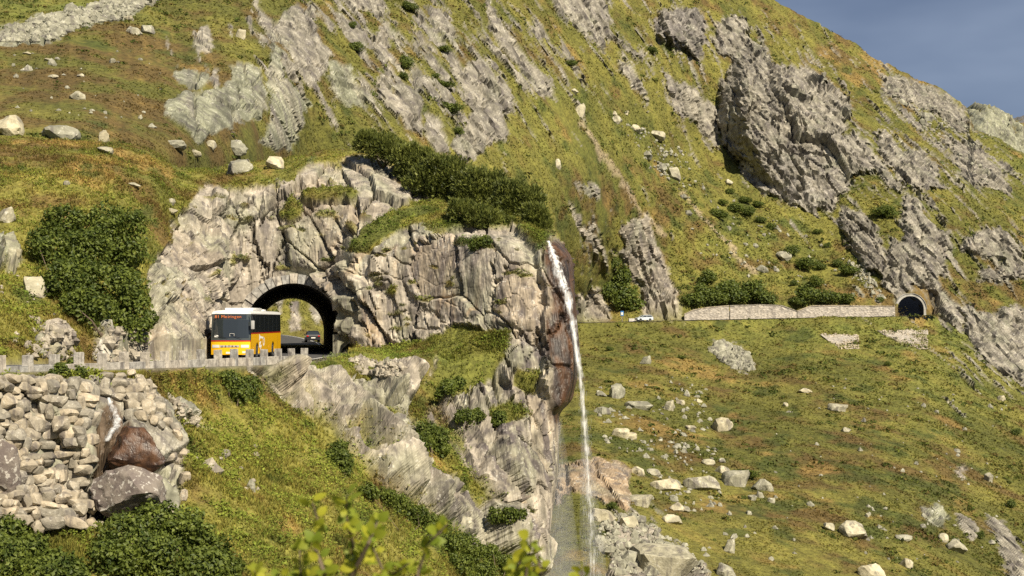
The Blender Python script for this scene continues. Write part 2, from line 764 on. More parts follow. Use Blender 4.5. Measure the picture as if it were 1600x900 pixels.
def turf_colour(P, px, py, reg):
    """reg: dict name -> list of blobs (cx, cy, rx, ry, weight)"""
    def w(n):
        s = np.zeros(len(P), np.float32)
        for cx, cy, rx, ry, k in reg.get(n, ()):
            s += k * blob(px, py, cx, cy, rx, ry)
        return s
    sc_ = reg['scale']
    n1 = fbm(P / (9 * sc_), 4)
    n2 = fbm(P / (5 * sc_) + 50, 4, 0.6)
    n3 = fbm(P / (7 * sc_) + 90, 4, 0.6)
    n4 = fbm(P / (3.5 * sc_) + 130, 3, 0.6)
    c = lerp(OLIVE, YELLOWG, sstep(-0.3, 0.4, n1 + 0.6 * w('yellow') - 0.3 * w('brown'))[:, None])
    c = lerp(c, BRIGHT, np.clip(w('bright'), 0, 1)[:, None] * sstep(-0.5, 0.3, n4)[:, None])
    c = lerp(c, BROWN, (sstep(0.05, 0.40, n2 + 0.42 * w('brown') - 0.25 * w('bright')) * 0.85)[:, None])
    c = lerp(c, ORANGE, (sstep(0.26, 0.50, n3 + 0.40 * w('orange')) * 0.8)[:, None])
    c = lerp(c, DARKG, (sstep(0.22, 0.42, n4 + 0.35 * w('dark')) * 0.75)[:, None])
    return c * (1 + 0.25 * fbm(P / (1.1 * sc_), 3)[:, None])


def grid_faces(nr, nc):
    i = np.arange(nr - 1)[:, None] * nc + np.arange(nc - 1)[None]
    return np.stack([i, i + 1, i + nc + 1, i + nc], -1).reshape(-1, 4)


def grid_normals(P):
    du = np.gradient(P, axis=1)
    dv = np.gradient(P, axis=0)
    n = np.cross(du, dv)
    n /= np.linalg.norm(n, axis=-1, keepdims=True) + 1e-9
    return n


def box1(a, r, ax):
    a = np.moveaxis(a, ax, 0)
    p = np.concatenate([np.repeat(a[:1], r + 1, 0), a, np.repeat(a[-1:], r, 0)], 0)
    c = np.cumsum(p, 0)
    return np.moveaxis((c[2 * r + 1:] - c[:-2 * r - 1]) / (2 * r + 1), 0, ax)


def soft_normals(P, r):
    n = grid_normals(P)
    if n[..., 1].mean() > 0:
        n = -n
    for _ in range(2):
        n = box1(box1(n, r, 0), r, 1)
    return n / (np.linalg.norm(n, axis=-1, keepdims=True) + 1e-9)


def strata_noise(P, ang, wide, tall, deep=0.16):
    """coordinates across and along steep beds that lean by `ang` (radians) to the right"""
    ca, sa = np.cos(ang), np.sin(ang)
    n = P[:, 0] * ca + P[:, 2] * sa + P[:, 1] * deep
    d = -P[:, 0] * sa + P[:, 2] * ca
    return np.stack([n / wide, d / tall, (P[:, 1] - 0.3 * P[:, 0]) / (tall * 2.2)], -1)


# =================================================================== MOUNTAIN (far ground)
SKY_LINE = np.array([(-400, -260), (700, -260), (1100, -120), (1170, -40), (1208, 0), (1236, 17), (1280, 37), (1330, 64), (1374, 95), (1418, 115), (1462, 135),
                     (1492, 155), (1511, 171), (1522, 203), (1560, 216), (1600, 238), (1700, 290), (2000, 420)], float)
DEPTHS = [  # px, py, distance
    (-300, 300, 95), (-300, 200, 112), (-300, 100, 150), (-300, -200, 290), (-300, 600, 92),
    (0, 600, 118), (0, 300, 120), (0, 200, 135), (0, 150, 163), (0, 60, 215), (0, 0, 245), (0, -260, 370),
    (130, 205, 138), (130, 150, 168), (130, 60, 218), (130, -100, 300), (250, 300, 150), (260, 235, 152), (260, 150, 188), (260, 0, 262),
    (330, 270, 172), (400, 240, 200), (330, 100, 222), (450, 60, 258), (450, -150, 350),
    (380, 620, 178), (455, 640, 168), (455, 546, 178), (455, 527, 195), (455, 515, 206), (455, 480, 213), (455, 400, 220), (455, 300, 228), (470, 235, 236),
    (380, 520, 204), (380, 470, 206), (560, 560, 225), (560, 450, 238), (560, 230, 252), (560, 60, 292), (560, -200, 400),
    (700, 560, 270), (700, 400, 262), (700, 230, 275), (700, 80, 312), (700, -100, 375), (850, 560, 305), (850, 450, 300), (850, 300, 305), (850, 150, 338),
    (850, 0, 385), (900, -220, 470), (905, 509, 339), (905, 490, 347), (1000, 507, 344), (1000, 488, 352), (930, 400, 345),
    (1100, 505, 350), (1100, 480, 357), (1200, 502.5, 353), (1200, 482, 360), (1400, 498, 357.5), (1400, 478, 365), (1470, 495, 362),
    (1000, 300, 368), (1000, 100, 412), (1000, -100, 480), (1100, 350, 382), (1100, 200, 430), (1200, 380, 388), (1200, 250, 432), (1200, 100, 470),
    (1200, 0, 510), (1300, 380, 395), (1300, 200, 448), (1300, 60, 520), (1400, 400, 384), (1400, 300, 415), (1400, 150, 500), (1500, 440, 385), (1500, 300, 430),
    (1500, 180, 520), (1600, 480, 390), (1600, 350, 430), (1600, 245, 500), (1850, 500, 410), (1850, 400, 460),
    (905, 600, 272), (905, 700, 215), (905, 800, 178), (905, 900, 152), (905, 1020, 128),
    (1050, 560, 312), (1050, 640, 262), (1050, 740, 214), (1050, 900, 160), (1050, 1020, 135),
    (1250, 560, 318), (1250, 650, 268), (1250, 750, 222), (1250, 900, 172), (1250, 1020, 145),
    (1450, 560, 326), (1450, 650, 280), (1450, 780, 226), (1450, 900, 188), (1450, 1020, 158),
    (1600, 605, 335), (1600, 700, 280), (1600, 900, 205), (1600, 1020, 172), (1850, 650, 340), (1850, 900, 225), (1850, 1020, 190),
    (600, 800, 190), (600, 1020, 140), (0, 1020, 110), (-300, 1020, 90)]


def tps(ctrl):
    C = np.array(ctrl, float)
    xy, v = C[:, :2] / 400.0, np.log(C[:, 2])
    n = len(C)
    r2 = ((xy[:, None] - xy[None]) ** 2).sum(-1)
    K = np.where(r2 > 0, 0.5 * r2 * np.log(r2 + 1e-12), 0) + np.eye(n) * 4e-4
    Pm = np.c_[np.ones(n), xy]
    A = np.block([[K, Pm], [Pm.T, np.zeros((3, 3))]])
    w = np.linalg.solve(A, np.r_[v, 0, 0, 0])

    def f(px, py):
        qx, qy = px / 400.0, py / 400.0
        s = w[n] + w[n + 1] * qx + w[n + 2] * qy
        for k in range(n):
            rr = (qx - xy[k, 0]) ** 2 + (qy - xy[k, 1]) ** 2
            s = s + w[k] * 0.5 * rr * np.log(rr + 1e-12)
        return np.exp(s)
    return f


far_depth = tps(DEPTHS)

# outcrops of the mountain: outline, how far they stand out (m), width of their flank (px), tint
OUT_F = [
    ([(257, 165), (270, 152), (287, 145), (355, 142), (358, 125), (365, 105), (375, 98), (409, 101), (414, 142), (415, 176), (388, 194), (368, 189), (366, 204), (334, 206), (311, 221), (294, 206), (277, 199), (260, 179)], 1.09, 10, ROCKG),
    ([(275, 112), (290, 103), (325, 118), (328, 130), (300, 136), (278, 133)], 0.84, 7, ROCKG),
    ([(300, 52), (318, 40), (337, 45), (333, 62), (327, 85), (306, 87), (302, 70)], 0.84, 7, ROCKC),
    ([(417, 111), (425, 68), (439, 78), (449, 118), (466, 138), (483, 162), (476, 189), (459, 233), (436, 236), (405, 226), (419, 199), (425, 172), (419, 145)], 1.09, 9, ROCKG),
    ([(400, 0), (425, 40), (440, 20), (460, 5), (490, 15), (500, 60), (520, 80), (512, 110), (500, 125), (480, 140), (462, 110), (450, 70), (425, 62), (405, 30), (392, 5)], 1.01, 9, ROCKC),
    ([(520, 92), (548, 102), (565, 135), (575, 162), (565, 171), (540, 168), (525, 150), (515, 120)], 1.01, 9, ROCKG),
    ([(589, 115), (602, 112), (620, 140), (650, 138), (660, 160), (662, 190), (655, 212), (635, 205), (625, 185), (610, 165), (592, 150)], 0.92, 8, ROCKC),
    ([(520, 15), (550, 28), (575, 55), (578, 72), (600, 30), (612, 35), (605, 72), (580, 84), (552, 62), (525, 45)], 0.84, 8, ROCKC),
    ([(545, -20), (590, -20), (600, 15), (580, 20), (552, 8)], 0.84, 8, ROCKC),
    ([(722, 120), (735, 98), (752, 100), (765, 112), (785, 120), (803, 140), (804, 178), (785, 178), (790, 215), (797, 222), (770, 222), (768, 232), (755, 237), (745, 252), (712, 252), (703, 225), (712, 200), (735, 190), (730, 160)], 1.09, 9, ROCKC),
    ([(757, -10), (777, 10), (800, 60), (832, 100), (862, 128), (868, 152), (850, 152), (818, 120), (788, 78), (765, 35)], 0.92, 8, ROCKC),
    ([(668, 12), (690, 10), (706, 35), (717, 56), (700, 60), (680, 45)], 0.84, 7, ROCKC),
    ([(665, 178), (690, 183), (702, 215), (698, 240), (680, 236), (666, 205)], 0.84, 7, ROCKC),
    ([(857, -20), (949, -20), (955, 24), (949, 47), (969, 54), (1008, 88), (1002, 95), (952, 63), (942, 80), (918, 56), (888, 32), (868, 14)], 1.47, 9, ROCKC),
    ([(966, 98), (991, 98), (994, 115), (1005, 128), (998, 140), (980, 126), (964, 111)], 0.84, 6, ROCKC),
    ([(1026, 103), (1070, 128), (1088, 138), (1102, 152), (1119, 168), (1126, 210), (1128, 236), (1110, 228), (1098, 205), (1070, 186), (1055, 176), (1036, 143)], 1.47, 9, ROCKC),
    ([(1021, 32), (1030, 14), (1050, 9), (1090, 13), (1106, 40), (1102, 65), (1096, 87), (1088, 102), (1070, 82), (1050, 72), (1028, 57)], 4.5, 8, ROCKD),
    ([(1110, 60), (1124, 28), (1150, 21), (1172, 40), (1178, 66), (1150, 90), (1118, 82)], 2.52, 9, ROCKC),
    ([(1121, 135), (1139, 101), (1149, 74), (1175, 62), (1195, 76), (1212, 99), (1249, 99), (1280, 116), (1312, 140), (1329, 165), (1329, 180), (1319, 190), (1321, 207), (1342, 207), (1356, 220), (1366, 243), (1383, 260), (1394, 269), (1356, 272), (1332, 281), (1329, 298), (1312, 306), (1305, 326), (1278, 328), (1277, 341), (1262, 335), (1188, 302), (1160, 277), (1153, 250), (1130, 232), (1122, 190)], 9.0, 10, ROCKC),
    ([(1377, 113), (1400, 116), (1440, 132), (1480, 147), (1512, 176), (1515, 212), (1490, 202), (1460, 182), (1430, 166), (1400, 157), (1378, 150)], 2.1, 9, ROCKC),
    ([(1366, 203), (1390, 203), (1410, 238), (1440, 233), (1462, 260), (1472, 292), (1445, 302), (1420, 292), (1390, 257), (1374, 240)], 2.52, 8, ROCKC),
    ([(1470, 213), (1530, 223), (1556, 255), (1582, 290), (1576, 308), (1540, 292), (1508, 282), (1488, 250)], 2.1, 9, ROCKC),
    ([(1300, 344), (1317, 320), (1348, 335), (1373, 361), (1386, 388), (1392, 430), (1403, 472), (1385, 452), (1371, 430), (1348, 418), (1326, 380)], 2.94, 9, ROCKC),
    ([(1392, 366), (1410, 372), (1418, 360), (1409, 334), (1409, 301), (1440, 308), (1447, 330), (1467, 352), (1487, 359), (1489, 397), (1477, 400), (1481, 428), (1467, 437), (1481, 462), (1501, 476), (1505, 522), (1485, 511), (1468, 494), (1455, 492), (1459, 465), (1432, 452), (1406, 465), (1400, 477), (1389, 432), (1388, 390)], 2.1, 9, ROCKC),
    ([(1497, 384), (1523, 355), (1562, 355), (1582, 372), (1602, 406), (1640, 420), (1602, 434), (1566, 440), (1531, 437), (1527, 421), (1560, 418), (1566, 411), (1533, 403), (1500, 392)], 2.1, 9, ROCKC),
    ([(1494, 467), (1523, 480), (1550, 490), (1577, 480), (1640, 488), (1700, 640), (1640, 628), (1600, 602), (1567, 582), (1526, 548), (1507, 518)], 2.52, 9, ROCKC),
    ([(894, 315), (906, 348), (932, 379), (962, 396), (970, 384), (964, 361), (980, 345), (1010, 332), (1022, 367), (1038, 401), (1052, 442), (1069, 489), (1074, 503), (998, 501), (1001, 447), (984, 437), (970, 400), (930, 392), (900, 360)], 1.68, 8, ROCKP),
    ([(896, 283), (937, 288), (934, 312), (915, 317)], 1.05, 7, ROCKC),
    ([(898, 463), (932, 450), (965, 504), (900, 505)], 1.47, 7, ROCKP),
    ([(0, 48), (61, 28), (128, 11), (180, -2), (260, -20), (245, 2), (190, 29), (128, 43), (67, 66), (-60, 74), (-60, 60)], 0.25, 6, ROCKG),
    ([(1544, 810), (1570, 810), (1582, 839), (1599, 866), (1625, 930), (1580, 920), (1560, 862)], 1.05, 7, ROCKC),
    ([(1495, 803), (1526, 810), (1530, 832), (1516, 848), (1501, 830)], 0.84, 6, ROCKC),
    ([(947, 826), (966, 810), (1003, 817), (1037, 841), (1067, 861), (1102, 880), (1130, 940), (940, 940), (950, 870)], 0.5, 7, ROCKP),
    ([(870, 728), (905, 716), (960, 718), (984, 735), (986, 790), (975, 800), (930, 780), (890, 768), (866, 790)], 1.89, 6, ROCKO),
    ([(1106, 545), (1130, 533), (1160, 545), (1172, 560), (1176, 579), (1150, 577), (1128, 563)], 0.1, 6, ROCKW),
    ([(1485, 728), (1510, 726), (1512, 752), (1497, 750)], 0.5, 4, ROCKP),
    ([(1438, 795), (1470, 790), (1482, 812), (1470, 826), (1446, 820)], 0.63, 6, ROCKG),
    ([(455, 470), (470, 468), (476, 510), (468, 520), (452, 520)], 0.63, 6, ROCKP),
    ([(480, 450), (510, 450), (515, 500), (495, 505), (484, 480)], 0.84, 6, ROCKC),
    ([(340, 440), (440, 440), (446, 466), (436, 500), (430, 480), (400, 485), (340, 500)], 1.05, 7, ROCKC),
]
REG_F = {'scale': 2.2,
         'brown': [(170, 120, 240, 90, 0.8), (1330, 740, 260, 90, 0.6), (980, 380, 100, 100, 0.5), (1500, 460, 130, 60, 0.9), (1330, 90, 130, 60, 0.5), (1150, 420, 120, 60, 0.2), (950, 290, 90, 60, 0.4), (620, 60, 150, 80, 0.3)],
         'orange': [(60, 250, 200, 40, 0.8), (1010, 690, 90, 40, 0.9), (1060, 570, 120, 25, 0.5), (1420, 110, 110, 40, 0.9), (1150, 780, 90, 30, 0.6), (1300, 460, 80, 14, 0.7), (900, 230, 60, 60, 0.3), (1000, 620, 80, 40, 0.4)],
         'yellow': [(1300, 520, 260, 22, 0.8), (860, 240, 90, 120, 0.6), (1480, 560, 130, 60, 0.5), (1000, 420, 200, 100, 0.4), (1240, 60, 80, 80, 0.5), (1100, 240, 100, 120, 0.4), (460, 500, 60, 60, 0.7)],
         'bright': [(70, 10, 140, 26, 1.2), (1330, 520, 260, 40, 0.75), (1480, 600, 140, 90, 0.5), (1180, 380, 160, 90, 0.45), (870, 200, 80, 120, 0.4), (1590, 260, 50, 40, 0.5), (980, 250, 60, 100, 0.3)],
         'dark': [(1250, 700, 260, 120, 0.55), (1350, 800, 200, 90, 0.5), (1150, 330, 140, 60, 0.4), (900, 250, 120, 120, 0.3)]}


def build_mountain():
    pxs = np.r_[np.linspace(-330, -20, 60)[:-1], np.arange(-20, 1620, 2.5), np.linspace(1620, 1950, 70)]
    nc = len(pxs)
    nr = 433
    top = np.interp(pxs, SKY_LINE[:, 0], SKY_LINE[:, 1])
    v = np.linspace(0, 1, nr)
    bot = 1010.0
    PX = np.broadcast_to(pxs, (nr, nc)).copy()
    PY = bot + (top[None] - bot) * v[:, None]
    # gentle roughening of the skyline is left to the displacement
    Yc = far_depth(PX[::6], PY[::6])
    Y = pchip(v[::6], Yc, v)
    P = at(PX, PY, Y)
    N = soft_normals(P, 6)
    P, N = P.reshape(-1, 3), N.reshape(-1, 3)
    px, py = PX.ravel(), PY.ravel()
    wx = fbm(P / 7.0 + 3, 3) * 9 + fbm(P / 2.2 + 9, 2) * 4
    wy = fbm(P / 7.0 + 40, 3) * 9 + fbm(P / 2.2 + 70, 2) * 4
    qx, qy = px + wx, py + wy
    ang = np.radians(np.where(px + wx < 395, 12.0, np.where(px + wx < 1015, 29.0, 13.0)))
    Psn = strata_noise(P, ang, 1.9, 9.0)
    sn = fbm(Psn, 4, 0.6)
    rock = np.zeros(len(P), np.float32)
    push = np.zeros(len(P), np.float32)
    rcol = np.broadcast_to(ROCKC, P.shape).copy()
    for poly, bulge, edge, tint in OUT_F:
        sdv = poly_sd(qx, qy, poly)
        m = sstep(-1.5, 2.5, sdv + sn * 13)
        b = sstep(-2, edge, sdv + sn * 5) * bulge
        if bulge == 9.0:        # the big cliff: sheer on its left, merging into the slope above and to the right
            left = np.interp(qy, [60, 100, 135, 190, 232, 277, 302, 335], [1150, 1140, 1121, 1122, 1130, 1160, 1188, 1250])
            b = sstep(-2, 6, sdv + sn * 4) * (4 + 18.0 * sstep(0.0, 46.0, qx - left + 6 * sn))
            b = b * (1 - 0.8 * sstep(1185, 1385, px)) * (0.3 + 0.7 * sstep(55, 150, py)) * (1 - 0.88 * sstep(205, 325, py)) + b * 0.10 * fbm(P / 9, 3)
        elif bulge == 4.5:      # the dark knob
            b = sstep(-2, 16, sdv + sn * 4) * 8.0 * (1 - 0.5 * sstep(1060, 1110, px))
        push = np.maximum(push, b)
        rcol[m > 0.3] = tint
        rock = np.maximum(rock, m * (sdv > -30))
    # paler patches at the foot of the big cliff
    w = 1.2 * blob(px, py, 1240, 285, 70, 50) * sstep(-0.25, 0.3, fbm(P / 3 + 5, 3))
    rcol = lerp(rcol, ROCKW, np.clip(w, 0, 1)[:, None])
    # broken ribs of rock on the steep middle slope and under the ridge
    rib = np.zeros(len(P), np.float32)
    for cx, cy, rx, ry, k in ((640, 100, 190, 140, 1.25), (800, 90, 140, 110, 1.1), (560, 20, 150, 80, 1.15), (470, 90, 90, 110, 1.1), (1050, 60, 110, 110, 0.8), (960, 60, 70, 80, 0.7),
                              (1450, 260, 150, 75, 1.15), (1430, 180, 110, 50, 0.95), (1180, 60, 80, 60, 0.8), (950, 370, 70, 70, 0.8), (1540, 545, 110, 70, 1.1), (1440, 400, 130, 80, 1.0),
                              (1560, 400, 90, 60, 0.9), (1350, 350, 80, 60, 0.8), (1260, 140, 160, 120, 0.9), (1340, 240, 90, 60, 1.0), (700, 230, 80, 50, 0.9), (420, 30, 70, 60, 0.8),
                              (1545, 270, 80, 50, 0.9), (330, 120, 90, 80, 0.8), (1590, 860, 60, 70, 0.8), (1010, 800, 70, 60, 0.5)):
        rib = np.maximum(rib, k * blob(px, py, cx, cy, rx, ry))
    rn = fbm(strata_noise(P, ang, 2.6, 17.0) + 200, 4, 0.64)
    m = sstep(0.02, 0.14, rn - 0.36 + 0.38 * rib) * (rib > 0.1)
    push = np.maximum(push, m * 1.0)
    rock = np.maximum(rock, m)
    # loose pale stone here and there
    # relief
    w3 = np.stack([sn, -sn, sn], -1)
    f1, f2, hh, off = worley(strata_noise(P, ang, 4.6, 11.0) + 0.18 * w3)
    facet = (hh[:, 0] - 0.5) * 2.2 + ((hh[:, 1:] - 0.5) * off).sum(-1) * 1.6
    crack = -sstep(0.10, 0.0, f2 - f1) * 1.4
    fine = ridged(strata_noise(P, ang, 1.15, 10.0), 4, 0.62)
    q = strata_noise(P, ang, 2.9, 30.0)[:, 0] + 0.16 * sn + 0.8 * fbm(P / 22 + 21, 2)
    saw = (q - np.floor(q)) ** 1.5 - 0.4
    cliff = blob(px, py, 1230, 210, 120, 110)
    rdisp = push + facet * (0.46 + 0.25 * cliff) + crack * 0.8 + saw * (0.25 + 0.75 * sstep(400, 500, px)) + (fine - 0.35) * 0.55 + fbm(P / 14 + 60, 3) * 2.2 * cliff
    ci = np.where(cliff > 0.12)[0]
    c1, c2, h3, of3 = worley(strata_noise(P[ci], ang[ci], 10.0, 20.0) + 3.3 + 0.12 * w3[ci])
    rdisp[ci] += cliff[ci] * ((h3[:, 0] - 0.5) * 5.0 + ((h3[:, 1:] - 0.5) * of3).sum(-1) * 5.0 - sstep(0.05, 0.0, c2 - c1) * 1.6)
    tdisp = fbm(P / 11, 4) * 1.3 + fbm(P / 2.6, 3, 0.6) * 0.42
    # fall-line runnels on the grass slopes
    tdisp += fbm(strata_noise(P, ang + 0.15, 5.0, 40.0), 3) * 1.1 * sstep(560, 480, py)
    rdisp -= push
    rdisp *= 1 - 0.85 * np.maximum(poly_sd(qx, qy, [(1106, 545), (1130, 533), (1160, 545), (1172, 560), (1176, 579), (1150, 577), (1128, 563)]) > -6, 0)
    disp = lerp(tdisp, rdisp, rock)
    amp = np.clip(P[:, 1] / 300.0, 0.45, 1.2)
    out = -P / np.linalg.norm(P, axis=1)[:, None]        # outcrops stand out square to the slope's face
    dirn = N * 0.55 + np.array([0, -0.45, 0.0])
    dirn /= np.linalg.norm(dirn, axis=1, keepdims=True)
    P2 = P + dirn * (disp * amp)[:, None] + out * (push * rock * amp)[:, None]
    # benches cut for the roads
    for C, half in ((ROADC[RS > 165], 4.6), (FROADC, 3.6)):
        near = np.abs(P2[:, 1] - C[:, 1].mean()) < 60
        idx = np.where(near & (P2[:, 0] > C[:, 0].min() - 12) & (P2[:, 0] < C[:, 0].max() + 12))[0]
        d, z = road_dist(P2[idx], C)
        k = sstep(half + 3.0, half, d) * sstep(6, 3, np.abs(P2[idx, 2] - z))
        P2[idx, 2] = lerp(P2[idx, 2], z - 0.15, k)
        rock[idx] *= 1 - 0.8 * k
    alb = turf_colour(P, px, py, REG_F)
    run = fbm(strata_noise(P, np.where(py > 505, R(52), ang + 0.12), 1.7, 24.0) + 5, 4, 0.6)
    alb = lerp(alb * (1 + 0.45 * run[:, None]), ORANGE * 0.9, (sstep(0.22, 0.45, run) * 0.4)[:, None])
    rt = rcol * (1 + 0.22 * fbm(P / 3.0 + 7, 3)[:, None]) * (0.84 + 0.32 * hh[:, 2:3])
    dks = sstep(0.05, 0.40, fbm(strata_noise(P, ang, 2.2, 22.0) + 44, 3, 0.6)) * 0.55
    rt = lerp(rt, np.array([0.10, 0.09, 0.09]), dks[:, None])
    # lichen and pink variation between beds
    rt = lerp(rt, ROCKG * 0.95, (sstep(0.05, 0.45, fbm(P / 8 + 77, 3)) * 0.5)[:, None])
    rt = lerp(rt, ROCKP, (sstep(0.10, 0.5, fbm(Psn * 0.6 + 33, 3)) * 0.45)[:, None])
    alb = lerp(alb * 0.90, rt * 0.84, rock[:, None])  # whole far ground darkened in its colour, standing in for weaker light there
    # a thread of bare soil runs down the slope above the far portal
    for path in ([(1330, 415), (1350, 425), (1365, 450), (1378, 470)], [(905, 190), (960, 270), (1000, 330), (1040, 372)], [(1068, 300), (1130, 375), (1180, 425)]):
        d = np.full(len(P), 1e9)
        for (ax, ay), (bx, by) in zip(path, path[1:]):
            t = np.clip(((qx - ax) * (bx - ax) + (qy - ay) * (by - ay)) / ((bx - ax) ** 2 + (by - ay) ** 2), 0, 1)
            d = np.minimum(d, np.hypot(qx - ax - t * (bx - ax), qy - ay - t * (by - ay)))
        alb = lerp(alb, PATHC, (sstep(5.5, 1.5, d + 4 * fbm(P / 2 + 3, 2)) * 0.7 * (1 - rock))[:, None])
    # skyline folds back behind the ridge
    G = P2.reshape(nr, nc, 3)
    back = [G]
    for dy, dz in ((25, -6), (70, -40), (160, -130)):
        back.append(G[-1:] + np.array([0, dy, dz]))
    G = np.concatenate(back, 0)
    ext = lambda a: np.concatenate([a.reshape(nr, nc, -1)] + [a.reshape(nr, nc, -1)[-1:]] * 3, 0).reshape(-1, a.size // (nr * nc))
    V = G.reshape(-1, 3)
    rk = ext(rock)[:, 0]
    F = grid_faces(nr + 3, nc)
    # bore of the far portal
    pc = FROADC[-1].copy()
    a = V[:, 0] - at(1433, 480, 361)[0]
    zz = V[:, 2] - FROAD[-2][2]
    ins = (np.hypot(a, np.maximum(zz - 1.6, 0)) < 3.75) & (zz > -1.5) & (V[:, 1] > 350) & (V[:, 1] < 385)
    F = F[~(ins[F].all(1))]
    me = np_mesh('mountain', V, F, rk[F].mean(1) < 0.5, (M['far'],), {'alb': ext(alb), 'rock': rk, 'wet': np.zeros(len(V))})
    o = mesh_obj('mountain', me)
    tag(o, kind='structure')
    return G[:nr], px, py, rock, alb, N, nr, nc


MOUNT = build_mountain()
print('mountain', round(time.time() - T0, 1))

# =================================================================== GORGE (near ground, road bench, tunnel knoll)
def zc(px, z, Y):
    """control point given by height instead of photo row"""
    X = (px - 800.0) / FPX * Y
    return (px, float(pix(np.array([X, Y, z]))[1]), Y)


def colm(px, *pts):
    out = []
    for p in pts:
        if len(p) == 2:
            out.append((px, p[0], p[1]))
        elif p[0] == 'z':
            out.append(zc(px, p[1], p[2]))
        else:
            out.append(p)
    return out


def silh(off, dY):
    rows = [(845, 1000, 86), (852, 900, 91), (863, 800, 93.5), (873, 720, 95.5), (873, 652, 96.5), (893, 622, 97), (902, 585, 97.5), (905, 550, 98),
            (901, 500, 98.8), (897, 450, 99.8), (893, 408, 101), (872, 374, 104), (853, 352, 112), (846, 342, 128)]
    return [(x + off, y, Y + dY) for x, y, Y in rows]


NCOLS = [
    (-300, colm(-300, (1000, 36), (900, 40), (815, 43), (700, 44.3), (615, 45), ('z', -1.9, 45.4), ('z', -1.85, 46.6), ('z', -1.8, 56.5), (530, 59), (430, 66), (320, 78), (235, 93), (210, 108), (230, 135))),
    (-120, colm(-120, (1000, 41), (900, 45.5), (815, 49.5), (700, 50.6), (610, 51.3), ('z', -2.0, 51.7), ('z', -1.95, 53), ('z', -1.9, 63.6), (535, 66), (440, 73), (320, 86), (240, 100), (212, 114), (230, 140))),
    (0, colm(0, (1000, 45), (900, 50), (822, 54), (700, 55.2), (600, 56.2), ('z', -2.1, 56.6), ('z', -2.08, 58), ('z', -1.98, 69.6), (543, 72), (460, 79), (340, 91), (245, 104), (222, 116), (235, 150))),
    (120, colm(120, (1000, 46), (900, 51.5), (815, 56), (700, 58.0), (600, 60.2), ('z', -2.2, 61.0), ('z', -2.2, 62.4), ('z', -2.2, 76.0), (540, 78.5), (460, 83), (350, 91.5), (255, 104), (226, 116), (240, 150))),
    (230, colm(230, (1000, 47), (900, 53), (790, 58), (700, 61), (605, 65.4), ('z', -2.3, 66.4), ('z', -2.3, 67.8), ('z', -2.42, 83), (540, 84.5), (470, 89), (375, 97), (275, 106), (243, 116), (262, 150))),
    (280, colm(280, (1000, 48), (900, 54), (790, 59), (700, 63), (608, 68.8), ('z', -2.38, 69.8), ('z', -2.36, 71.2), ('z', -2.5, 87), (535, 88.5), (455, 95), (380, 103), (300, 109), (268, 119), (330, 150))),
    (330, colm(330, (1000, 49), (900, 55), (790, 60.5), (700, 65.5), (610, 72), ('z', -2.44, 73.4), ('z', -2.42, 74.8), ('z', -2.56, 95), (530, 96.5), (450, 102), (380, 107), (305, 111), (272, 120), (380, 152))),
    (375, colm(375, (1000, 50), (900, 56.5), (790, 62.5), (700, 68.5), (615, 75), ('z', -2.5, 76.6), ('z', -2.48, 78.2), ('z', -2.62, 108), (530, 109.0), (450, 109.4), (380, 110.2), (298, 112.5), (262, 121), (420, 160))),
    (425, colm(425, (1000, 51), (900, 58), (790, 65), (700, 72), (615, 79), ('z', -2.56, 81), ('z', -2.54, 82.6), ('z', -2.66, 109.4), (530, 110.0), (450, 110.1), (375, 110.6), (300, 113), (258, 122), (440, 164))),
    (475, colm(475, (1000, 52), (900, 59.5), (790, 68), (700, 75.5), (615, 83), ('z', -2.62, 86.2), ('z', -2.6, 87.6), ('z', -2.66, 109.6), (530, 110.2), (450, 110.2), (370, 110.6), (288, 114), (248, 124), (440, 166))),
    (525, colm(525, (1000, 54), (900, 62), (790, 71), (695, 79), (612, 86), (566, 89), (557, 94), ('z', -2.5, 108.6), (525, 109.6), (445, 109.0), (375, 109.6), (270, 116), (243, 125), (420, 168))),
    (565, colm(565, (1000, 56), (900, 64.5), (792, 73.5), (700, 81), (615, 88), (575, 91.5), (560, 96), (546, 103.2), (510, 104.5), (445, 105.2), (385, 106.6), (262, 117), (238, 126), (400, 168))),
    (620, colm(620, (1000, 60), (900, 68.5), (798, 77.5), (702, 84), (625, 89.5), (590, 92.5), (566, 96.5), (545, 102.8), (500, 104.2), (430, 105), (370, 106.8), (290, 116), (250, 126), (380, 165))),
    (690, colm(690, (1000, 67), (900, 75), (800, 82), (710, 88), (645, 92), (600, 95), (566, 97.4), (530, 101.0), (490, 102.5), (430, 103), (375, 104), (335, 110), (285, 124), (380, 160))),
    (760, colm(760, (1000, 75), (900, 82), (800, 87), (712, 90.5), (645, 93.5), (598, 95.7), (556, 97.0), (520, 98.8), (480, 100.0), (430, 100.6), (385, 101.4), (352, 106), (305, 122), (380, 155))),
    (820, colm(820, (1000, 83), (900, 88), (800, 91), (718, 93.2), (652, 95), (606, 96.1), (570, 96.4), (538, 97.0), (490, 98.0), (440, 99), (392, 100.2), (362, 104), (335, 116), (380, 148))),
    (868, silh(-22, -0.8)), (893, silh(-6, 0.6)), (899, silh(0, 3.5)), (905, silh(-4, 9)), (911, silh(-16, 20)), (925, silh(-60, 48))]

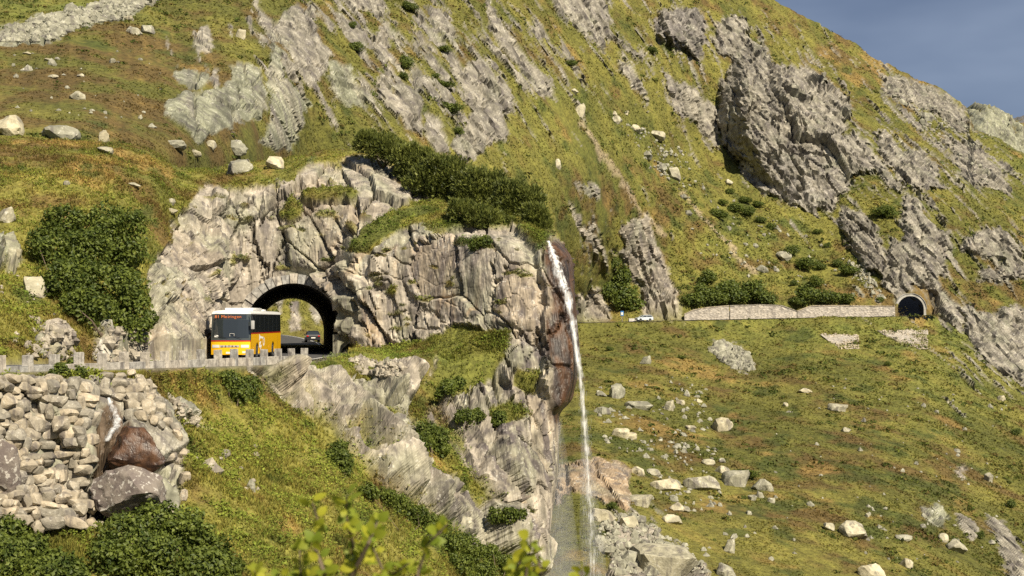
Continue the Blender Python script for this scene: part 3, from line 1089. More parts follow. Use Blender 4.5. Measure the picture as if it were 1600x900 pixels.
GRASS_N = [  # patches of turf in the rock of the knoll
    [(537, 395), (560, 365), (591, 344), (638, 320), (700, 318), (760, 325), (800, 345), (830, 352), (842, 392), (828, 380), (800, 352), (745, 352), (689, 361), (631, 354), (598, 374), (581, 398), (552, 402)],
    [(470, 300), (500, 292), (560, 300), (556, 315), (500, 318), (474, 316)],
    [(440, 335), (455, 310), (474, 320), (470, 340), (452, 352)],
    [(678, 530), (726, 514), (793, 521), (797, 543), (780, 567), (756, 604), (700, 632), (645, 655), (638, 640), (640, 615), (665, 600), (682, 567), (665, 545)],
    [(724, 385), (765, 378), (772, 390), (740, 396)],
    [(806, 575), (845, 582), (838, 612), (800, 602)],
    [(766, 632), (815, 626), (832, 644), (790, 664), (762, 656)],
    [(760, 796), (800, 790), (830, 800), (828, 818), (780, 822)],
    [(690, 700), (712, 730), (700, 765), (670, 720), (655, 690)],
    [(605, 450), (625, 446), (622, 460), (600, 462)],
]
ROCK_N = [
    ([(226, 430), (262, 380), (265, 350), (290, 330), (320, 292), (365, 298), (430, 288), (462, 288), (480, 258), (520, 258), (560, 246), (600, 252), (624, 288), (650, 300), (690, 338), (740, 352), (800, 347), (822, 352), (837, 388), (850, 398), (858, 372), (920, 372), (935, 560), (920, 640), (920, 1010), (845, 1010), (842, 900),
      (800, 850), (770, 800), (735, 740), (700, 690), (660, 655), (652, 625), (690, 545), (640, 540), (540, 547), (470, 556), (340, 556), (310, 566), (228, 566)], 0.0, 8, ROCKP),
    ([(385, 572), (450, 578), (500, 600), (560, 600), (600, 582), (650, 600), (642, 650), (690, 700), (712, 750), (762, 800), (830, 830), (852, 850), (842, 910), (800, 890), (740, 850), (690, 810), (640, 790), (580, 750), (545, 710), (510, 680), (480, 650), (440, 630), (405, 596)], 1.0, 12, ROCKP),
    ([(-60, 588), (60, 592), (160, 600), (215, 598), (262, 640), (285, 700), (285, 790), (265, 815), (140, 830), (0, 830), (-60, 820)], 0.0, 8, ROCKC),
    ([(135, 520), (160, 518), (166, 560), (140, 560)], 0.9, 6, ROCKW),
    ([(160, 525), (205, 515), (225, 540), (225, 562), (165, 562)], 0.6, 8, ROCKC),
    ([(55, 520), (75, 512), (100, 525), (112, 548), (60, 552)], 0.5, 8, ROCKP),
    ([(258, 625), (290, 640), (315, 658), (330, 668), (300, 662), (270, 655)], 0.3, 5, ROCKW),
    ([(360, 250), (390, 246), (394, 264), (356, 274)], 0.6, 6, ROCKP),
    ([(-40, 385), (22, 385), (34, 412), (22, 436), (-40, 442)], 1.2, 9, ROCKG),
]
REG_N = {'scale': 0.9,
         'brown': [(80, 300, 200, 60, 0.5), (40, 240, 160, 30, 0.7), (560, 290, 120, 40, 0.3), (230, 240, 70, 30, 0.4)],
         'orange': [(120, 265, 220, 40, 1.0), (320, 620, 60, 40, 0.6), (200, 500, 60, 60, 0.5), (60, 330, 80, 60, 0.5)],
         'yellow': [(420, 760, 200, 150, 1.0), (60, 420, 160, 200, 1.0), (730, 560, 60, 50, 0.5), (560, 570, 80, 30, 0.6)],
         'bright': [(730, 560, 70, 50, 0.6), (360, 830, 120, 100, 0.35), (550, 568, 100, 18, 0.6), (680, 340, 80, 40, 0.2)],
         'dark': [(600, 360, 110, 40, 0.9), (300, 290, 120, 30, 0.6), (760, 350, 80, 40, 0.8), (320, 590, 60, 25, 0.4)]}


WETP = [(852, 372), (892, 376), (902, 420), (905, 480), (925, 560), (918, 645), (866, 664), (852, 640), (862, 590), (852, 530), (856, 470), (846, 402)]


def build_gorge():
    K = 14
    C = np.array([c for _, c in NCOLS], float)                    # (ncol, 14, 3)
    keys = np.array([k for k, _ in NCOLS], float)
    seg = [26, 44, 46, 40, 22, 5, 24, 26, 40, 40, 46, 26, 16]
    s = np.concatenate([np.linspace(i, i + 1, n, endpoint=False) for i, n in enumerate(seg)] + [[13.0]])
    us = np.r_[np.linspace(-300, -10, 60)[:-1], np.arange(-10, 893, 2.1), np.linspace(893, 911, 26), np.linspace(912, 925, 16)]
    C[..., 2] = np.log(C[..., 2])
    A = pchip(keys, C, us)                                        # (nu, 14, 3)
    B = pchip(np.arange(K), A.transpose(1, 0, 2), s)              # (ns, nu, 3)
    nr, nc = len(s), len(us)
    P = at(B[..., 0], B[..., 1], np.exp(B[..., 2]))
    flip = grid_normals(P)[..., 1].mean() > 0
    N = soft_normals(P, 8)
    P, N = P.reshape(-1, 3), N.reshape(-1, 3)
    S = np.repeat(s, nc)
    px, py = B[..., 0].ravel(), B[..., 1].ravel()
    U = np.tile(us, nr)
    top, d, a, zz = arch_inside(P, 0.0)
    wx = fbm(P / 2.6 + 3, 3) * 9 + fbm(P / 0.8 + 9, 2) * 3
    wy = fbm(P / 2.6 + 40, 3) * 9 + fbm(P / 0.8 + 70, 2) * 3
    qx, qy = px + wx, py + wy
    ang = np.radians(np.where((S < 5.6) & (px < 700 + 0.25 * (py - 600)) & (px > 380), 33.0, 5.0))
    sn = fbm(strata_noise(P, ang, 0.7, 2.6, 0.24), 4, 0.6)
    rock = np.zeros(len(P), np.float32)
    push = np.zeros(len(P), np.float32)
    rcol = np.broadcast_to(ROCKC, P.shape).copy()
    for poly, bulge, edge, tint in ROCK_N:
        sdv = poly_sd(qx, qy, poly)
        m = sstep(-2, 3, sdv + sn * 9)
        push = np.maximum(push, sstep(-2, edge, sdv) * bulge)
        rcol[m > 0.3] = tint
        rock = np.maximum(rock, m * (sdv > -30))
    rock[U > 905] = 1
    grass = np.zeros(len(P), np.float32)
    for poly in GRASS_N:
        sdv = poly_sd(qx, qy, poly)
        grass = np.maximum(grass, sstep(-2, 3, sdv + sn * 9) * (sdv > -30))
    behind = sstep(11.2, 11.7, S)
    rock *= 1 - np.maximum(grass, behind * (U < 893) * sstep(-0.1, 0.1, fbm(P / 3, 3) + 0.1))
    # tufts in ledges between the ribs below the road
    led = sstep(0.20, 0.30, fbm(strata_noise(P, ang, 1.5, 7.0, 0.24) + 12, 3)) * sstep(560, 600, py) * (px > 380) * sstep(800, 740, px)
    rock *= 1 - 0.9 * led
    led = sstep(0.30, 0.42, fbm(P / np.array([2.2, 2.2, 0.9]) + 60, 3))
    rock *= 1 - 0.85 * led * (S > 7.5)
    # relief of the rock: big slabs, small blocks, grain
    w3 = np.stack([sn, -sn, sn], -1)
    f1, f2, hh, off = worley(strata_noise(P, ang, 3.0, 5.2, 0.24) + 0.16 * w3)
    g1, g2, h2, of2 = worley(strata_noise(P, ang, 0.9, 1.9, 0.24) + 5.5 + 0.16 * w3)
    ribs = sstep(5.9, 5.3, S) * (px > 380) * (px < 800)
    slab = ((hh[:, 0] - 0.5) * 1.15 + ((hh[:, 1:] - 0.5) * off).sum(-1) * 0.85) * (1 + 0.5 * ribs)
    blocky = sstep(0.45, 0.7, hh[:, 1]) * 0.85 + 0.15
    block = ((h2[:, 0] - 0.5) * 0.26 + ((h2[:, 1:] - 0.5) * of2).sum(-1) * 0.24) * blocky
    crack = -sstep(0.055, 0.0, f2 - f1) * 0.70 - sstep(0.075, 0.0, g2 - g1) * 0.20 * blocky
    fine = (ridged(strata_noise(P, ang, 0.6, 4.0, 0.24), 4, 0.6) - 0.35) * lerp(0.06, 0.34, ribs) + fbm(P / 1.6 + 3, 4, 0.6) * 0.16
    big_ribs = (ridged(strata_noise(P, ang, 2.4, 16.0, 0.24) + 9, 2) - 0.3) * 1.5 * ribs
    q = strata_noise(P, ang, 1.25, 30.0, 0.24)[:, 0] + 0.15 * sn + 0.6 * fbm(P / 7 + 21, 2)
    saw = (q - np.floor(q)) ** 1.6 - 0.4
    smooth = np.maximum(0.75 * sstep(-4, 14, poly_sd(qx, qy, [(612, 395), (640, 364), (690, 358), (745, 356), (800, 362), (842, 400), (852, 520), (800, 516), (700, 512), (640, 480), (618, 440)])),
                        0.55 * sstep(-4, 10, poly_sd(qx, qy, [(444, 360), (500, 320), (560, 318), (545, 345), (535, 385), (500, 430), (450, 428)])))
    slab, block, crack = slab * (1 - 0.6 * smooth), block * (1 - smooth), crack * (1.0 - 0.7 * smooth)
    rdisp = push + slab + block + crack + fine * (1 - 0.4 * smooth) + big_ribs + saw * lerp(0.04, 0.55, ribs)
    # standing-out features of the knoll: (outline, bulge)
    for poly, b, e in (([(612, 395), (640, 366), (690, 360), (745, 358), (800, 372), (838, 410), (850, 520), (800, 515), (700, 510), (640, 470), (622, 440)], 0.35, 14),
                       ([(578, 390), (606, 372), (634, 362), (618, 440), (600, 455), (576, 430)], 0.5, 8),
                       ([(444, 360), (500, 320), (560, 318), (545, 345), (535, 385), (500, 430), (450, 428)], 0.7, 7),
                       ([(500, 428), (540, 405), (600, 470), (600, 545), (545, 545), (530, 480)], 0.7, 8),
                       ([(330, 300), (355, 300), (385, 360), (380, 430), (340, 470), (325, 420)], 0.6, 5),
                       ([(232, 430), (262, 420), (310, 470), (330, 555), (236, 556)], 0.8, 8),
                       ([(860, 372), (900, 380), (925, 560), (900, 630), (868, 655), (840, 600), (848, 480), (832, 400)], 0.9, 8)):
        rdisp += sstep(-1, e, poly_sd(qx, qy, poly)) * b
    tdisp = fbm(P / 3.5, 4) * 0.55 + fbm(P / 0.9, 3, 0.6) * 0.16 + 0.30 * (S > 5.2)
    rdisp = rdisp * (1 - 0.7 * sstep(-8, 8, poly_sd(qx, qy, WETP))) * (1 - 0.85 * sstep(876, 897, U))
    disp = lerp(tdisp, rdisp, rock)
    # flat bench of the road, calm rock at the portal
    bench = sstep(4.6, 5.0, S) * sstep(7.35, 7.0, S) * (U < 545)
    calm = 1 - bench
    ring = np.where(np.abs(d) < 6, sstep(0.55, 1.9, -top), 1.0)
    dsp = disp * calm
    dsp = np.where(np.abs(d) < 6, lerp(np.minimum(dsp, 0) * 0.25 - 0.05, dsp, ring), dsp)
    # a ledge of rock juts over the right shoulder of the arch
    over = sstep(-2, 8, poly_sd(qx, qy, [(478, 436), (500, 428), (535, 438), (556, 470), (556, 548), (540, 548), (538, 480), (520, 455), (498, 444)]))
    dsp = dsp + over * 1.5 * rock
    P2 = P + N * dsp[:, None]
    dr, zr = road_dist(P2, ROADC)
    k = sstep(4.4, 3.7, dr) * (S > 5.0) * (U < 560) * (zz < 1.2) * (d < 1)
    P2[:, 2] = np.where(k > 0, np.minimum(P2[:, 2], lerp(P2[:, 2], zr - 0.12, k)), P2[:, 2])
    # colours
    alb = turf_colour(P, px, py, REG_N) * 1.12
    rt = rcol * (1 + 0.20 * fbm(P / 1.3 + 7, 3)[:, None])
    rt = rt * (0.80 + 0.36 * hh[:, 2:3]) * (0.92 + 0.16 * h2[:, 2:3])
    rt = lerp(rt, ROCKO, (sstep(0.72, 0.9, hh[:, 3]) * 0.35)[:, None])
    rt = lerp(rt, ROCKG, (sstep(-0.15, 0.3, fbm(P / 4 + 77, 3)) * 0.65)[:, None])
    ow = sstep(0.08, 0.4, fbm(P * np.array([1, 1, 0.3]) / 1.5 + 19, 3)) * (blob(px, py, 590, 470, 70, 90) + blob(px, py, 610, 400, 35, 50) + blob(px, py, 720, 490, 60, 40) + 0.8 * blob(px, py, 790, 770, 40, 40))
    rt = lerp(rt, ROCKO * 1.05, np.clip(ow, 0, 0.8)[:, None])
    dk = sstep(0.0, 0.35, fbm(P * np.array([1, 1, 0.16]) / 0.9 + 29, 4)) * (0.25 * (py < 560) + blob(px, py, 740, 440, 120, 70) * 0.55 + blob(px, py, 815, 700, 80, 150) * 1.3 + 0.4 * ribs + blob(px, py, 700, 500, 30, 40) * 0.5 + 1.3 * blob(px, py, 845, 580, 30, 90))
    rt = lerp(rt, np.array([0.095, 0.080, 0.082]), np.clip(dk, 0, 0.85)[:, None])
    # iron-brown rock wetted by the fall
    wetp = WETP
    wsd = poly_sd(qx, qy, wetp)
    wet = sstep(-6, 8, wsd + sn * 12)
    rock = np.maximum(rock, wet)
    rt = lerp(rt, lerp(np.array([0.030, 0.024, 0.022]), np.array([0.090, 0.044, 0.021]), sstep(-0.35, 0.35, fbm(P * np.array([1, 1, 0.16]) / 0.6 + 3, 4))[:, None]), wet[:, None])
    wm = sstep(-4, 6, poly_sd(qx, qy, [(150, 640), (178, 622), (192, 650), (200, 690), (175, 740), (150, 760), (140, 700)]))
    rt = lerp(rt, WETB * 0.9, (wm * 0.8)[:, None])
    wet = np.maximum(wet * 0.75, wm * 0.8)
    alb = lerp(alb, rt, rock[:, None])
    gv = bench * (dr < 5)
    alb = lerp(alb, np.array([0.13, 0.12, 0.10]), (gv * 0.7)[:, None])
    # the bore stays open
    F = grid_faces(nr, nc)
    topg, d, a, zz = arch_inside(P2, 0.30)
    ins = (topg > 0) & (d > -5) & (d < 62) & (zz > -0.6) & (S > 7.01)
    F = F[~ins[F].all(1)]
    if flip:
        F = F[:, ::-1]
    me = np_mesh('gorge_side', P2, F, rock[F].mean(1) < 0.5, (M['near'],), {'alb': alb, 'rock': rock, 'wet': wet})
    o = mesh_obj('gorge_side', me)
    tag(o, kind='structure')
    return P2.reshape(nr, nc, 3), px, py, rock, alb, N, S, U


GORGE = build_gorge()
print('gorge', round(time.time() - T0, 1))


# coarse copies of the ground to find where things stand
def bvh_of(G, step):
    g = G[::step, ::step]
    nr, nc = g.shape[:2]
    f = grid_faces(nr, nc)
    return BVHTree.FromPolygons(g.reshape(-1, 3).tolist(), f.tolist())


BV_N, BV_F = bvh_of(GORGE[0], 2), bvh_of(MOUNT[0], 2)


def ground(px, py, which='F'):
    """where the sight line through a photo pixel meets the ground"""
    d = ray(px, py)
    h = (BV_F if which == 'F' else BV_N).ray_cast(Vector((0, 0, 0)), d)
    g = (BV_N if which == 'F' else BV_F).ray_cast(Vector((0, 0, 0)), d)
    if g[0] is not None and (h[0] is None or which == 'N' and g[3] < h[3]):
        h = g
    if h[0] is None:
        return Vector(at(px, py, 100 if which == 'N' else 350)), Vector((0, -0.5, 0.8))
    n = h[1]
    if n.dot(d) > 0:
        n = -n
    return h[0], n


# ground under the viewpoint, out of the picture, falling to the gorge
def build_bank():
    xs = np.linspace(-170, 260, 90)
    ys = np.r_[np.linspace(-40, 20, 30), np.linspace(23, 60, 20), np.linspace(66, 200, 24)]
    X, Y = np.meshgrid(xs, ys)
    Z = -1.7 - 0.30 * np.maximum(Y - 1, 0) - 0.05 * np.maximum(-Y, 0) * -1
    Z = np.maximum(Z, -14 - 0.12 * np.maximum(X + 20, 0) - 0.05 * np.maximum(Y - 40, 0))
    Z = np.where(Y > 40, np.minimum(Z, -14 - 0.16 * (Y - 40) - 0.10 * np.maximum(X + 15, 0)), Z)
    Z = np.maximum(Z, -62)
    P = np.stack([X, Y, Z], -1).reshape(-1, 3)
    P[:, 2] += fbm(P / 4, 3) * 0.3 * sstep(3, 8, np.hypot(P[:, 0], P[:, 1]))
    alb = turf_colour(P, np.full(len(P), 400.), np.full(len(P), 800.), REG_N)
    me = np_mesh('viewpoint_bank', P, grid_faces(len(ys), len(xs)), True, (M['near'],), {'alb': alb, 'rock': np.zeros(len(P)), 'wet': np.zeros(len(P))})
    tag(mesh_obj('viewpoint_bank', me), kind='structure')


build_bank()


# farther ridge behind the shoulder, and a dim one beyond
def build_ridge(name, line, Y, drop, tint, seed):
    L = np.array(line, float)
    xs = np.linspace(L[0, 0], L[-1, 0], 150)
    tp = np.interp(xs, L[:, 0], L[:, 1])
    rows = np.linspace(0, 1, 70)
    PX = np.broadcast_to(xs, (70, 150))
    PY = tp[None] + (1 - rows[:, None]) * drop
    P = at(PX, PY, Y * (1 - 0.22 * (1 - rows[:, None])) + 0 * PX).reshape(-1, 3)
    n1 = ridged(strata_noise(P, np.full(len(P), R(16)), 9, 30) + seed, 5, 0.6)
    P2 = P.copy()
    P2[:, 2] += (n1 - 0.3) * 3.5
    P2[:, 1] += (n1 - 0.4) * -12
    rk = sstep(0.25, 0.4, n1 + 0.5 * fbm(P / 40 + seed, 3))
    alb = lerp(lerp(OLIVE, ORANGE * 0.8, sstep(-.3, .3, fbm(P / 30, 3))[:, None]), tint, rk[:, None])
    G = P2.reshape(70, 150, 3)
    G = np.concatenate([G, G[-1:] + np.array([0, 60, -40]), G[-1:] + np.array([0, 250, -260])], 0)
    e = lambda a: np.concatenate([a, a[-150:], a[-150:]], 0)
    me = np_mesh(name, G.reshape(-1, 3), grid_faces(72, 150), True, (M['far'],), {'alb': e(alb), 'rock': e(rk), 'wet': np.zeros(72 * 150)})
    tag(mesh_obj(name, me), kind='structure')


build_ridge('rear_ridge', [(1440, 215), (1490, 178), (1512, 168), (1536, 161), (1560, 169), (1583, 184), (1602, 196), (1680, 240), (1800, 300)], 760, 170, ROCKG * 0.9, 3)
build_ridge('distant_mountain', [(1500, 210), (1560, 192), (1595, 182), (1640, 176), (1720, 160), (1850, 190)], 2600, 60, np.array([0.10, 0.10, 0.10]), 9)
print('ground', round(time.time() - T0, 1))

# =================================================================== ROADS
def ribbon(name, C, offs, dz, mat, parent=None):
    """strip along a centreline between two side offsets"""
    d = np.gradient(C[:, :2], axis=0)
    d /= np.linalg.norm(d, axis=1)[:, None]
    r = np.stack([d[:, 1], -d[:, 0]], 1)
    cols = [np.c_[C[:, :2] + r * o, C[:, 2] + dz] for o in offs]
    V = np.stack(cols, 1).reshape(-1, 3)
    me = np_mesh(name, V, grid_faces(len(C), len(offs))[:, ::-1], True, (mat,))
    return mesh_obj(name, me, parent)


road = tag(ribbon('road', ROADC, [-3.6, -1.8, 0, 1.8, 3.6], 0.0, M['asphalt']), kind='structure')
ribbon('edge_line', ROADC, [3.12, 3.27], 0.006, M['paint'], road)
ribbon('edge_line', ROADC, [-3.27, -3.12], 0.006, M['paint'], road)
far_road = tag(ribbon('mountain_road', FROADC, [-3.0, 0, 3.0], 0.0, M['asphalt']), kind='structure')

# ------------------------------------------------------------------ parapet with guard stones
PA, PB = np.array([-20.5, 57.0]), np.array([-12.7, 86.0])
PD = (PB - PA) / np.linalg.norm(PB - PA)
PLEN = np.linalg.norm(PB - PA)
pz = math.atan2(PD[1], PD[0])
guard = empty('guard_wall', (*PA, -2.2))
tag(guard, 'low granite roadside wall with upright square guard stones along the outer edge', 'wall')
STEP = 1.9


def stone_block(name, s, seed, bev=0.03):
    rng = random.Random(seed)
    b = MB()
    b.box((0, 0, 0), s, bevel=bev)
    for v in b.bm.verts:
        v.co += Vector((rng.uniform(-1, 1), rng.uniform(-1, 1), rng.uniform(-1, 1))) * 0.012
    bmesh.ops.recalc_face_normals(b.bm, faces=b.bm.faces)
    me = bpy.data.meshes.new(name)
    b.bm.to_mesh(me)
    b.bm.free()
    me.materials.append(M['granite'])
    return me


gs_mesh = [stone_block('guard_stone', (0.34, 0.34, 1.0), i, 0.03) for i in range(4)]
cp_mesh = [stone_block('wall_block', (STEP - 0.34, 0.30, 0.72), 20 + i, 0.025) for i in range(4)]
for i in range(-1, 17):
    s = i * STEP
    p = PA + PD * s
    f = s / PLEN
    ztop = lerp(-1.44, -1.72, f)
    wtop = lerp(-1.83, -2.12, f)
    o = mesh_obj('guard_stone', gs_mesh[i % 4], guard)
    o.location = (p[0] - PA[0], p[1] - PA[1], ztop - 0.5 + 2.24 + random.uniform(-0.04, 0.04))
    o.rotation_euler = (random.uniform(-.03, .03), random.uniform(-.03, .03), pz + random.uniform(-.05, .05))
    if i < 16:
        q = PA + PD * (s + STEP / 2)
        o = mesh_obj('wall_block', cp_mesh[i % 4], guard)
        o.location = (q[0] - PA[0], q[1] - PA[1], wtop - 0.40 + 2.2 + random.uniform(-0.015, 0.015))
        o.rotation_euler = (0, math.atan2(0.28, PLEN), pz)

# ------------------------------------------------------------------ near tunnel
trz = math.atan2(TX[1], TX[0])
portal = empty('tunnel_portal', PC, trz)
tag(portal, 'large stone arched road tunnel through the grey rock knoll behind the yellow bus', 'tunnel')
NV = 21


def wedge(a0, a1, r0, r1, y0, y1):
    b = MB()
    k = 3
    ang = [lerp(a0, a1, i / k) for i in range(k + 1)]
    pts = [(r1 * math.cos(a), r1 * math.sin(a)) for a in ang] + [(r0 * math.cos(a), r0 * math.sin(a)) for a in ang[::-1]]
    b.extrude(pts, 'y', y0, y1)
    return b


hs = math.pi / NV / 2 * 0.935
vou = []
for k in range(3):
    b = wedge(math.pi / 2 - hs, math.pi / 2 + hs, ARCH_R, ARCH_R + 0.66 + 0.05 * k, -0.85 - 0.05 * k, 0.5)
    o = b.build('voussoir', M['granite'])
    vou.append(o.data)
    bpy.data.objects.remove(o)
for i in range(NV):
    o = mesh_obj('voussoir', vou[(i * 5) % 3], portal, (0, 0, SPRING))
    o.rotation_euler = (0, (i + 0.5) * math.pi / NV - math.pi / 2, 0)
jb = [stone_block('jamb_stone', (0.68, 1.1, 0.55), 50 + i, 0.02) for i in range(2)]
for sx in (-1, 1):
    for i in range(3):
        o = mesh_obj('jamb_stone', jb[i % 2], portal, (sx * (ARCH_R + 0.35), -0.06, 0.29 + i * 0.57))


def bore(name, r, spring, length, th, dz, mat, parent, cap=False, y0=0.45, seg=22, rings=30, rough=0.05):
    prof = [(-r, -0.4), (-r, spring * 0.5), *[(-r * math.cos(math.pi * k / seg), spring + r * math.sin(math.pi * k / seg)) for k in range(seg + 1)], (r, spring * 0.5), (r, -0.4)]
    n = len(prof)
    rng = np.random.default_rng(3)
    V = []
    for j in range(rings):
        t = j / (rings - 1)
        jit = rng.normal(size=(n, 2)) * rough * (0 < j < rings - 1)
        V += [(p[0] + jit[i, 0], lerp(y0, length, t), p[1] + dz * t + jit[i, 1]) for i, p in enumerate(prof)]
    g = (r + th) / r
    for j in (rings - 1, 0):
        t = j / (rings - 1)
        V += [(p[0] * g, lerp(y0, length, t), spring + (p[1] - spring) * g + dz * t) for p in prof]
    F = grid_faces(rings + 2, n).tolist()
    V = np.array(V)
    me = np_mesh(name, V, np.array(F), False, (mat,))
    return mesh_obj(name, me, parent)


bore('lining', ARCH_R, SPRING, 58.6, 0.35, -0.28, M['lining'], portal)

# ------------------------------------------------------------------ far tunnel
fp = FROAD[-2]
fx = at(1433, 480, 361)[0]
ymin = 1e9
for kx in range(-4, 5):
    a = math.pi / 2 + kx * math.pi / 9
    w = np.array([fx + 4.0 * math.cos(a), 361, fp[2] + 1.6 + 4.0 * math.sin(a)])
    qx_, qy_ = pix(w)
    h, n = ground(float(qx_), float(qy_))
    ymin = min(ymin, h.y)
fy = max(ymin - 0.5, 352.0)
FY = fy
M['old_concrete'] = simple('stained_concrete', (0.34, 0.33, 0.30), 0.9, 0.3, 0.8, 0.3)
fport = empty('tunnel_portal', (fx, fy, fp[2]), 0)
tag(fport, 'small far road tunnel with pale concrete horseshoe portal under the right-hand cliff', 'tunnel')
b = MB()
RI, RO, SPF = 3.42, 3.98, 1.55
pts_o = [(RO * math.cos(math.pi * k / 24), SPF + RO * math.sin(math.pi * k / 24)) for k in range(25)]
pts_i = [(RI * math.cos(math.pi * k / 24), SPF + RI * math.sin(math.pi * k / 24)) for k in range(25)]
b.extrude([(RO * 1.02, -1.0)] + pts_o + [(-RO * 1.02, -1.0), (-RI, -1.0)] + pts_i[::-1] + [(RI, -1.0)], 'y', -0.2, 3.2)
b.build('portal_ring', M['old_concrete'], fport)
b = MB()
b.extrude([(RO * math.cos(math.pi * k / 24) * 1.03, SPF + RO * math.sin(math.pi * k / 24) * 1.03) for k in range(25)] + [(-(RO + .22) * math.cos(math.pi * k / 24), SPF + (RO + .22) * math.sin(math.pi * k / 24)) for k in range(25)], 'y', -0.4, 1.0)
b.build('drip_edge', M['old_concrete'], fport)
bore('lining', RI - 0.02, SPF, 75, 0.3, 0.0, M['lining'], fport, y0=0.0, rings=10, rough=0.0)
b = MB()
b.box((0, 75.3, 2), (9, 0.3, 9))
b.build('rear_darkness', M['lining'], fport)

# ------------------------------------------------------------------ retaining walls along the far road
t = NT('coursed_masonry')
vo = t.node('ShaderNodeTexVoronoi')
t.l.new(t.pos((1.0, 1.0, 1.5)), vo.inputs['Vector'])
vo.inputs['Scale'].default_value = 1.9
nn = t.noise(t.pos((1, 1, 0.2)), 0.5, 4, 0.6)
hsv = t.node('ShaderNodeSeparateColor')
t.l.new(vo.outputs['Color'], hsv.inputs[0])
c = scaled(t, t.mix(hsv.outputs[1], (0.36, 0.325, 0.27), (0.31, 0.285, 0.25)), t.ramp(hsv.outputs[0], 0, 1, 0.72, 1.22))
c = t.mix(t.ramp(nn, 0.5, 0.7, 0, 0.4), c, (0.10, 0.09, 0.085))
t.base(c)
t.rough(0.9)
t.bump(vo.outputs['Distance'], 0.8, 0.15)
t.bsdf.inputs['Specular IOR Level'].default_value = 0.2
M['masonry'] = t.m
FPX_ARR = pix(FROADC)[0]


def far_wall(label, prof):
    xs = [p[0] for p in prof]
    pts = []
    for px in np.linspace(xs[0], xs[-1], max(4, int((xs[-1] - xs[0]) / 6))):
        c = np.array([np.interp(px, FPX_ARR, FROADC[:, k]) for k in range(3)])
        pts.append((c, np.interp(px, xs, [p[1] for p in prof])))
    c0 = pts[0][0]
    e = empty('retaining_wall', c0)
    V, F = [], []
    rng = random.Random(int(xs[0]))
    for c, h in pts:
        q = c - c0
        j = rng.uniform(-.06, .06)
        V += [(q[0], q[1] + 3.05 + j, q[2] - 0.5), (q[0], q[1] + 3.3 + j, q[2] + h), (q[0], q[1] + 3.9, q[2] + h), (q[0], q[1] + 3.9, q[2] - 0.5)]
    n = len(pts)
    for i in range(n - 1):
        for k in range(4):
            F.append((i * 4 + k, i * 4 + (k + 1) % 4, (i + 1) * 4 + (k + 1) % 4, (i + 1) * 4 + k))
    F += [(3, 2, 1, 0), ((n - 1) * 4, (n - 1) * 4 + 1, (n - 1) * 4 + 2, (n - 1) * 4 + 3)]
    mesh_obj('masonry', np_mesh('masonry', np.array(V), np.array(F), False, (M['masonry'],)), e)
    V, F = [], []
    for i, (c, h) in enumerate(pts):
        q = c - c0
        V += [(q[0], q[1] + 3.18, q[2] + h + .003), (q[0], q[1] + 3.18, q[2] + h + .22), (q[0], q[1] + 3.98, q[2] + h + .22), (q[0], q[1] + 3.98, q[2] + h + .003)]
    for i in range(n - 1):
        for k in range(4):
            F.append((i * 4 + k, i * 4 + (k + 1) % 4, (i + 1) * 4 + (k + 1) % 4, (i + 1) * 4 + k))
    F += [(3, 2, 1, 0), ((n - 1) * 4, (n - 1) * 4 + 1, (n - 1) * 4 + 2, (n - 1) * 4 + 3)]
    mesh_obj('coping', np_mesh('coping', np.array(V), np.array(F), False, (M['walling'],)), e)
    tag(e, label, 'wall', 'stone retaining walls above the far road')


far_wall('stone retaining wall section at the left end, rising beside the pale rock rib', [(1072, 1.4), (1086, 2.4), (1110, 3.0), (1142.5, 3.3)])
far_wall('middle stone retaining wall section whose top steps down at its right end', [(1144, 3.3), (1190, 3.4), (1226, 3.1), (1249, 1.6)])
far_wall('long stone retaining wall section running up to the far tunnel portal', [(1250, 1.6), (1272, 2.9), (1330, 2.8), (1404, 2.4)])

# =================================================================== STONES AND BOULDERS
def rock_mesh(name, seed, sub=3, cuts=9, rough=0.05, box=1.0):
    """angular boulder: a ball cut by random planes, then roughened"""
    b = bmesh.new()
    bmesh.ops.create_icosphere(b, subdivisions=sub, radius=1.0)
    V = np.array([v.co for v in b.verts])
    F = np.array([[v.index for v in f.verts] for f in b.faces])
    b.free()
    V = np.sign(V) * np.abs(V) ** box
    rng = np.random.default_rng(seed)
    for _ in range(cuts):
        n = rng.normal(size=3)
        n /= np.linalg.norm(n)
        d = rng.uniform(0.52, 0.86) if box == 1.0 else rng.uniform(0.78, 1.05)
        o = V @ n - d
        V -= np.maximum(o, 0)[:, None] * n * 0.92
    V *= 1 + rough * fbm(V * 2.2 + seed * 3.1, 3)[:, None] * 2.0
    V += fbm(V * 6 + seed, 2)[:, None] * V * rough * 0.6
    V /= np.abs(V).max(0)
    me = np_mesh(name, V, F, True)
    me.set_sharp_from_angle(angle=R(24))
    return me


ROCKS = [rock_mesh('boulder', 100 + i, 3, 14, 0.10) for i in range(8)]
for m in ROCKS:
    m.materials.append(M['boulder'])
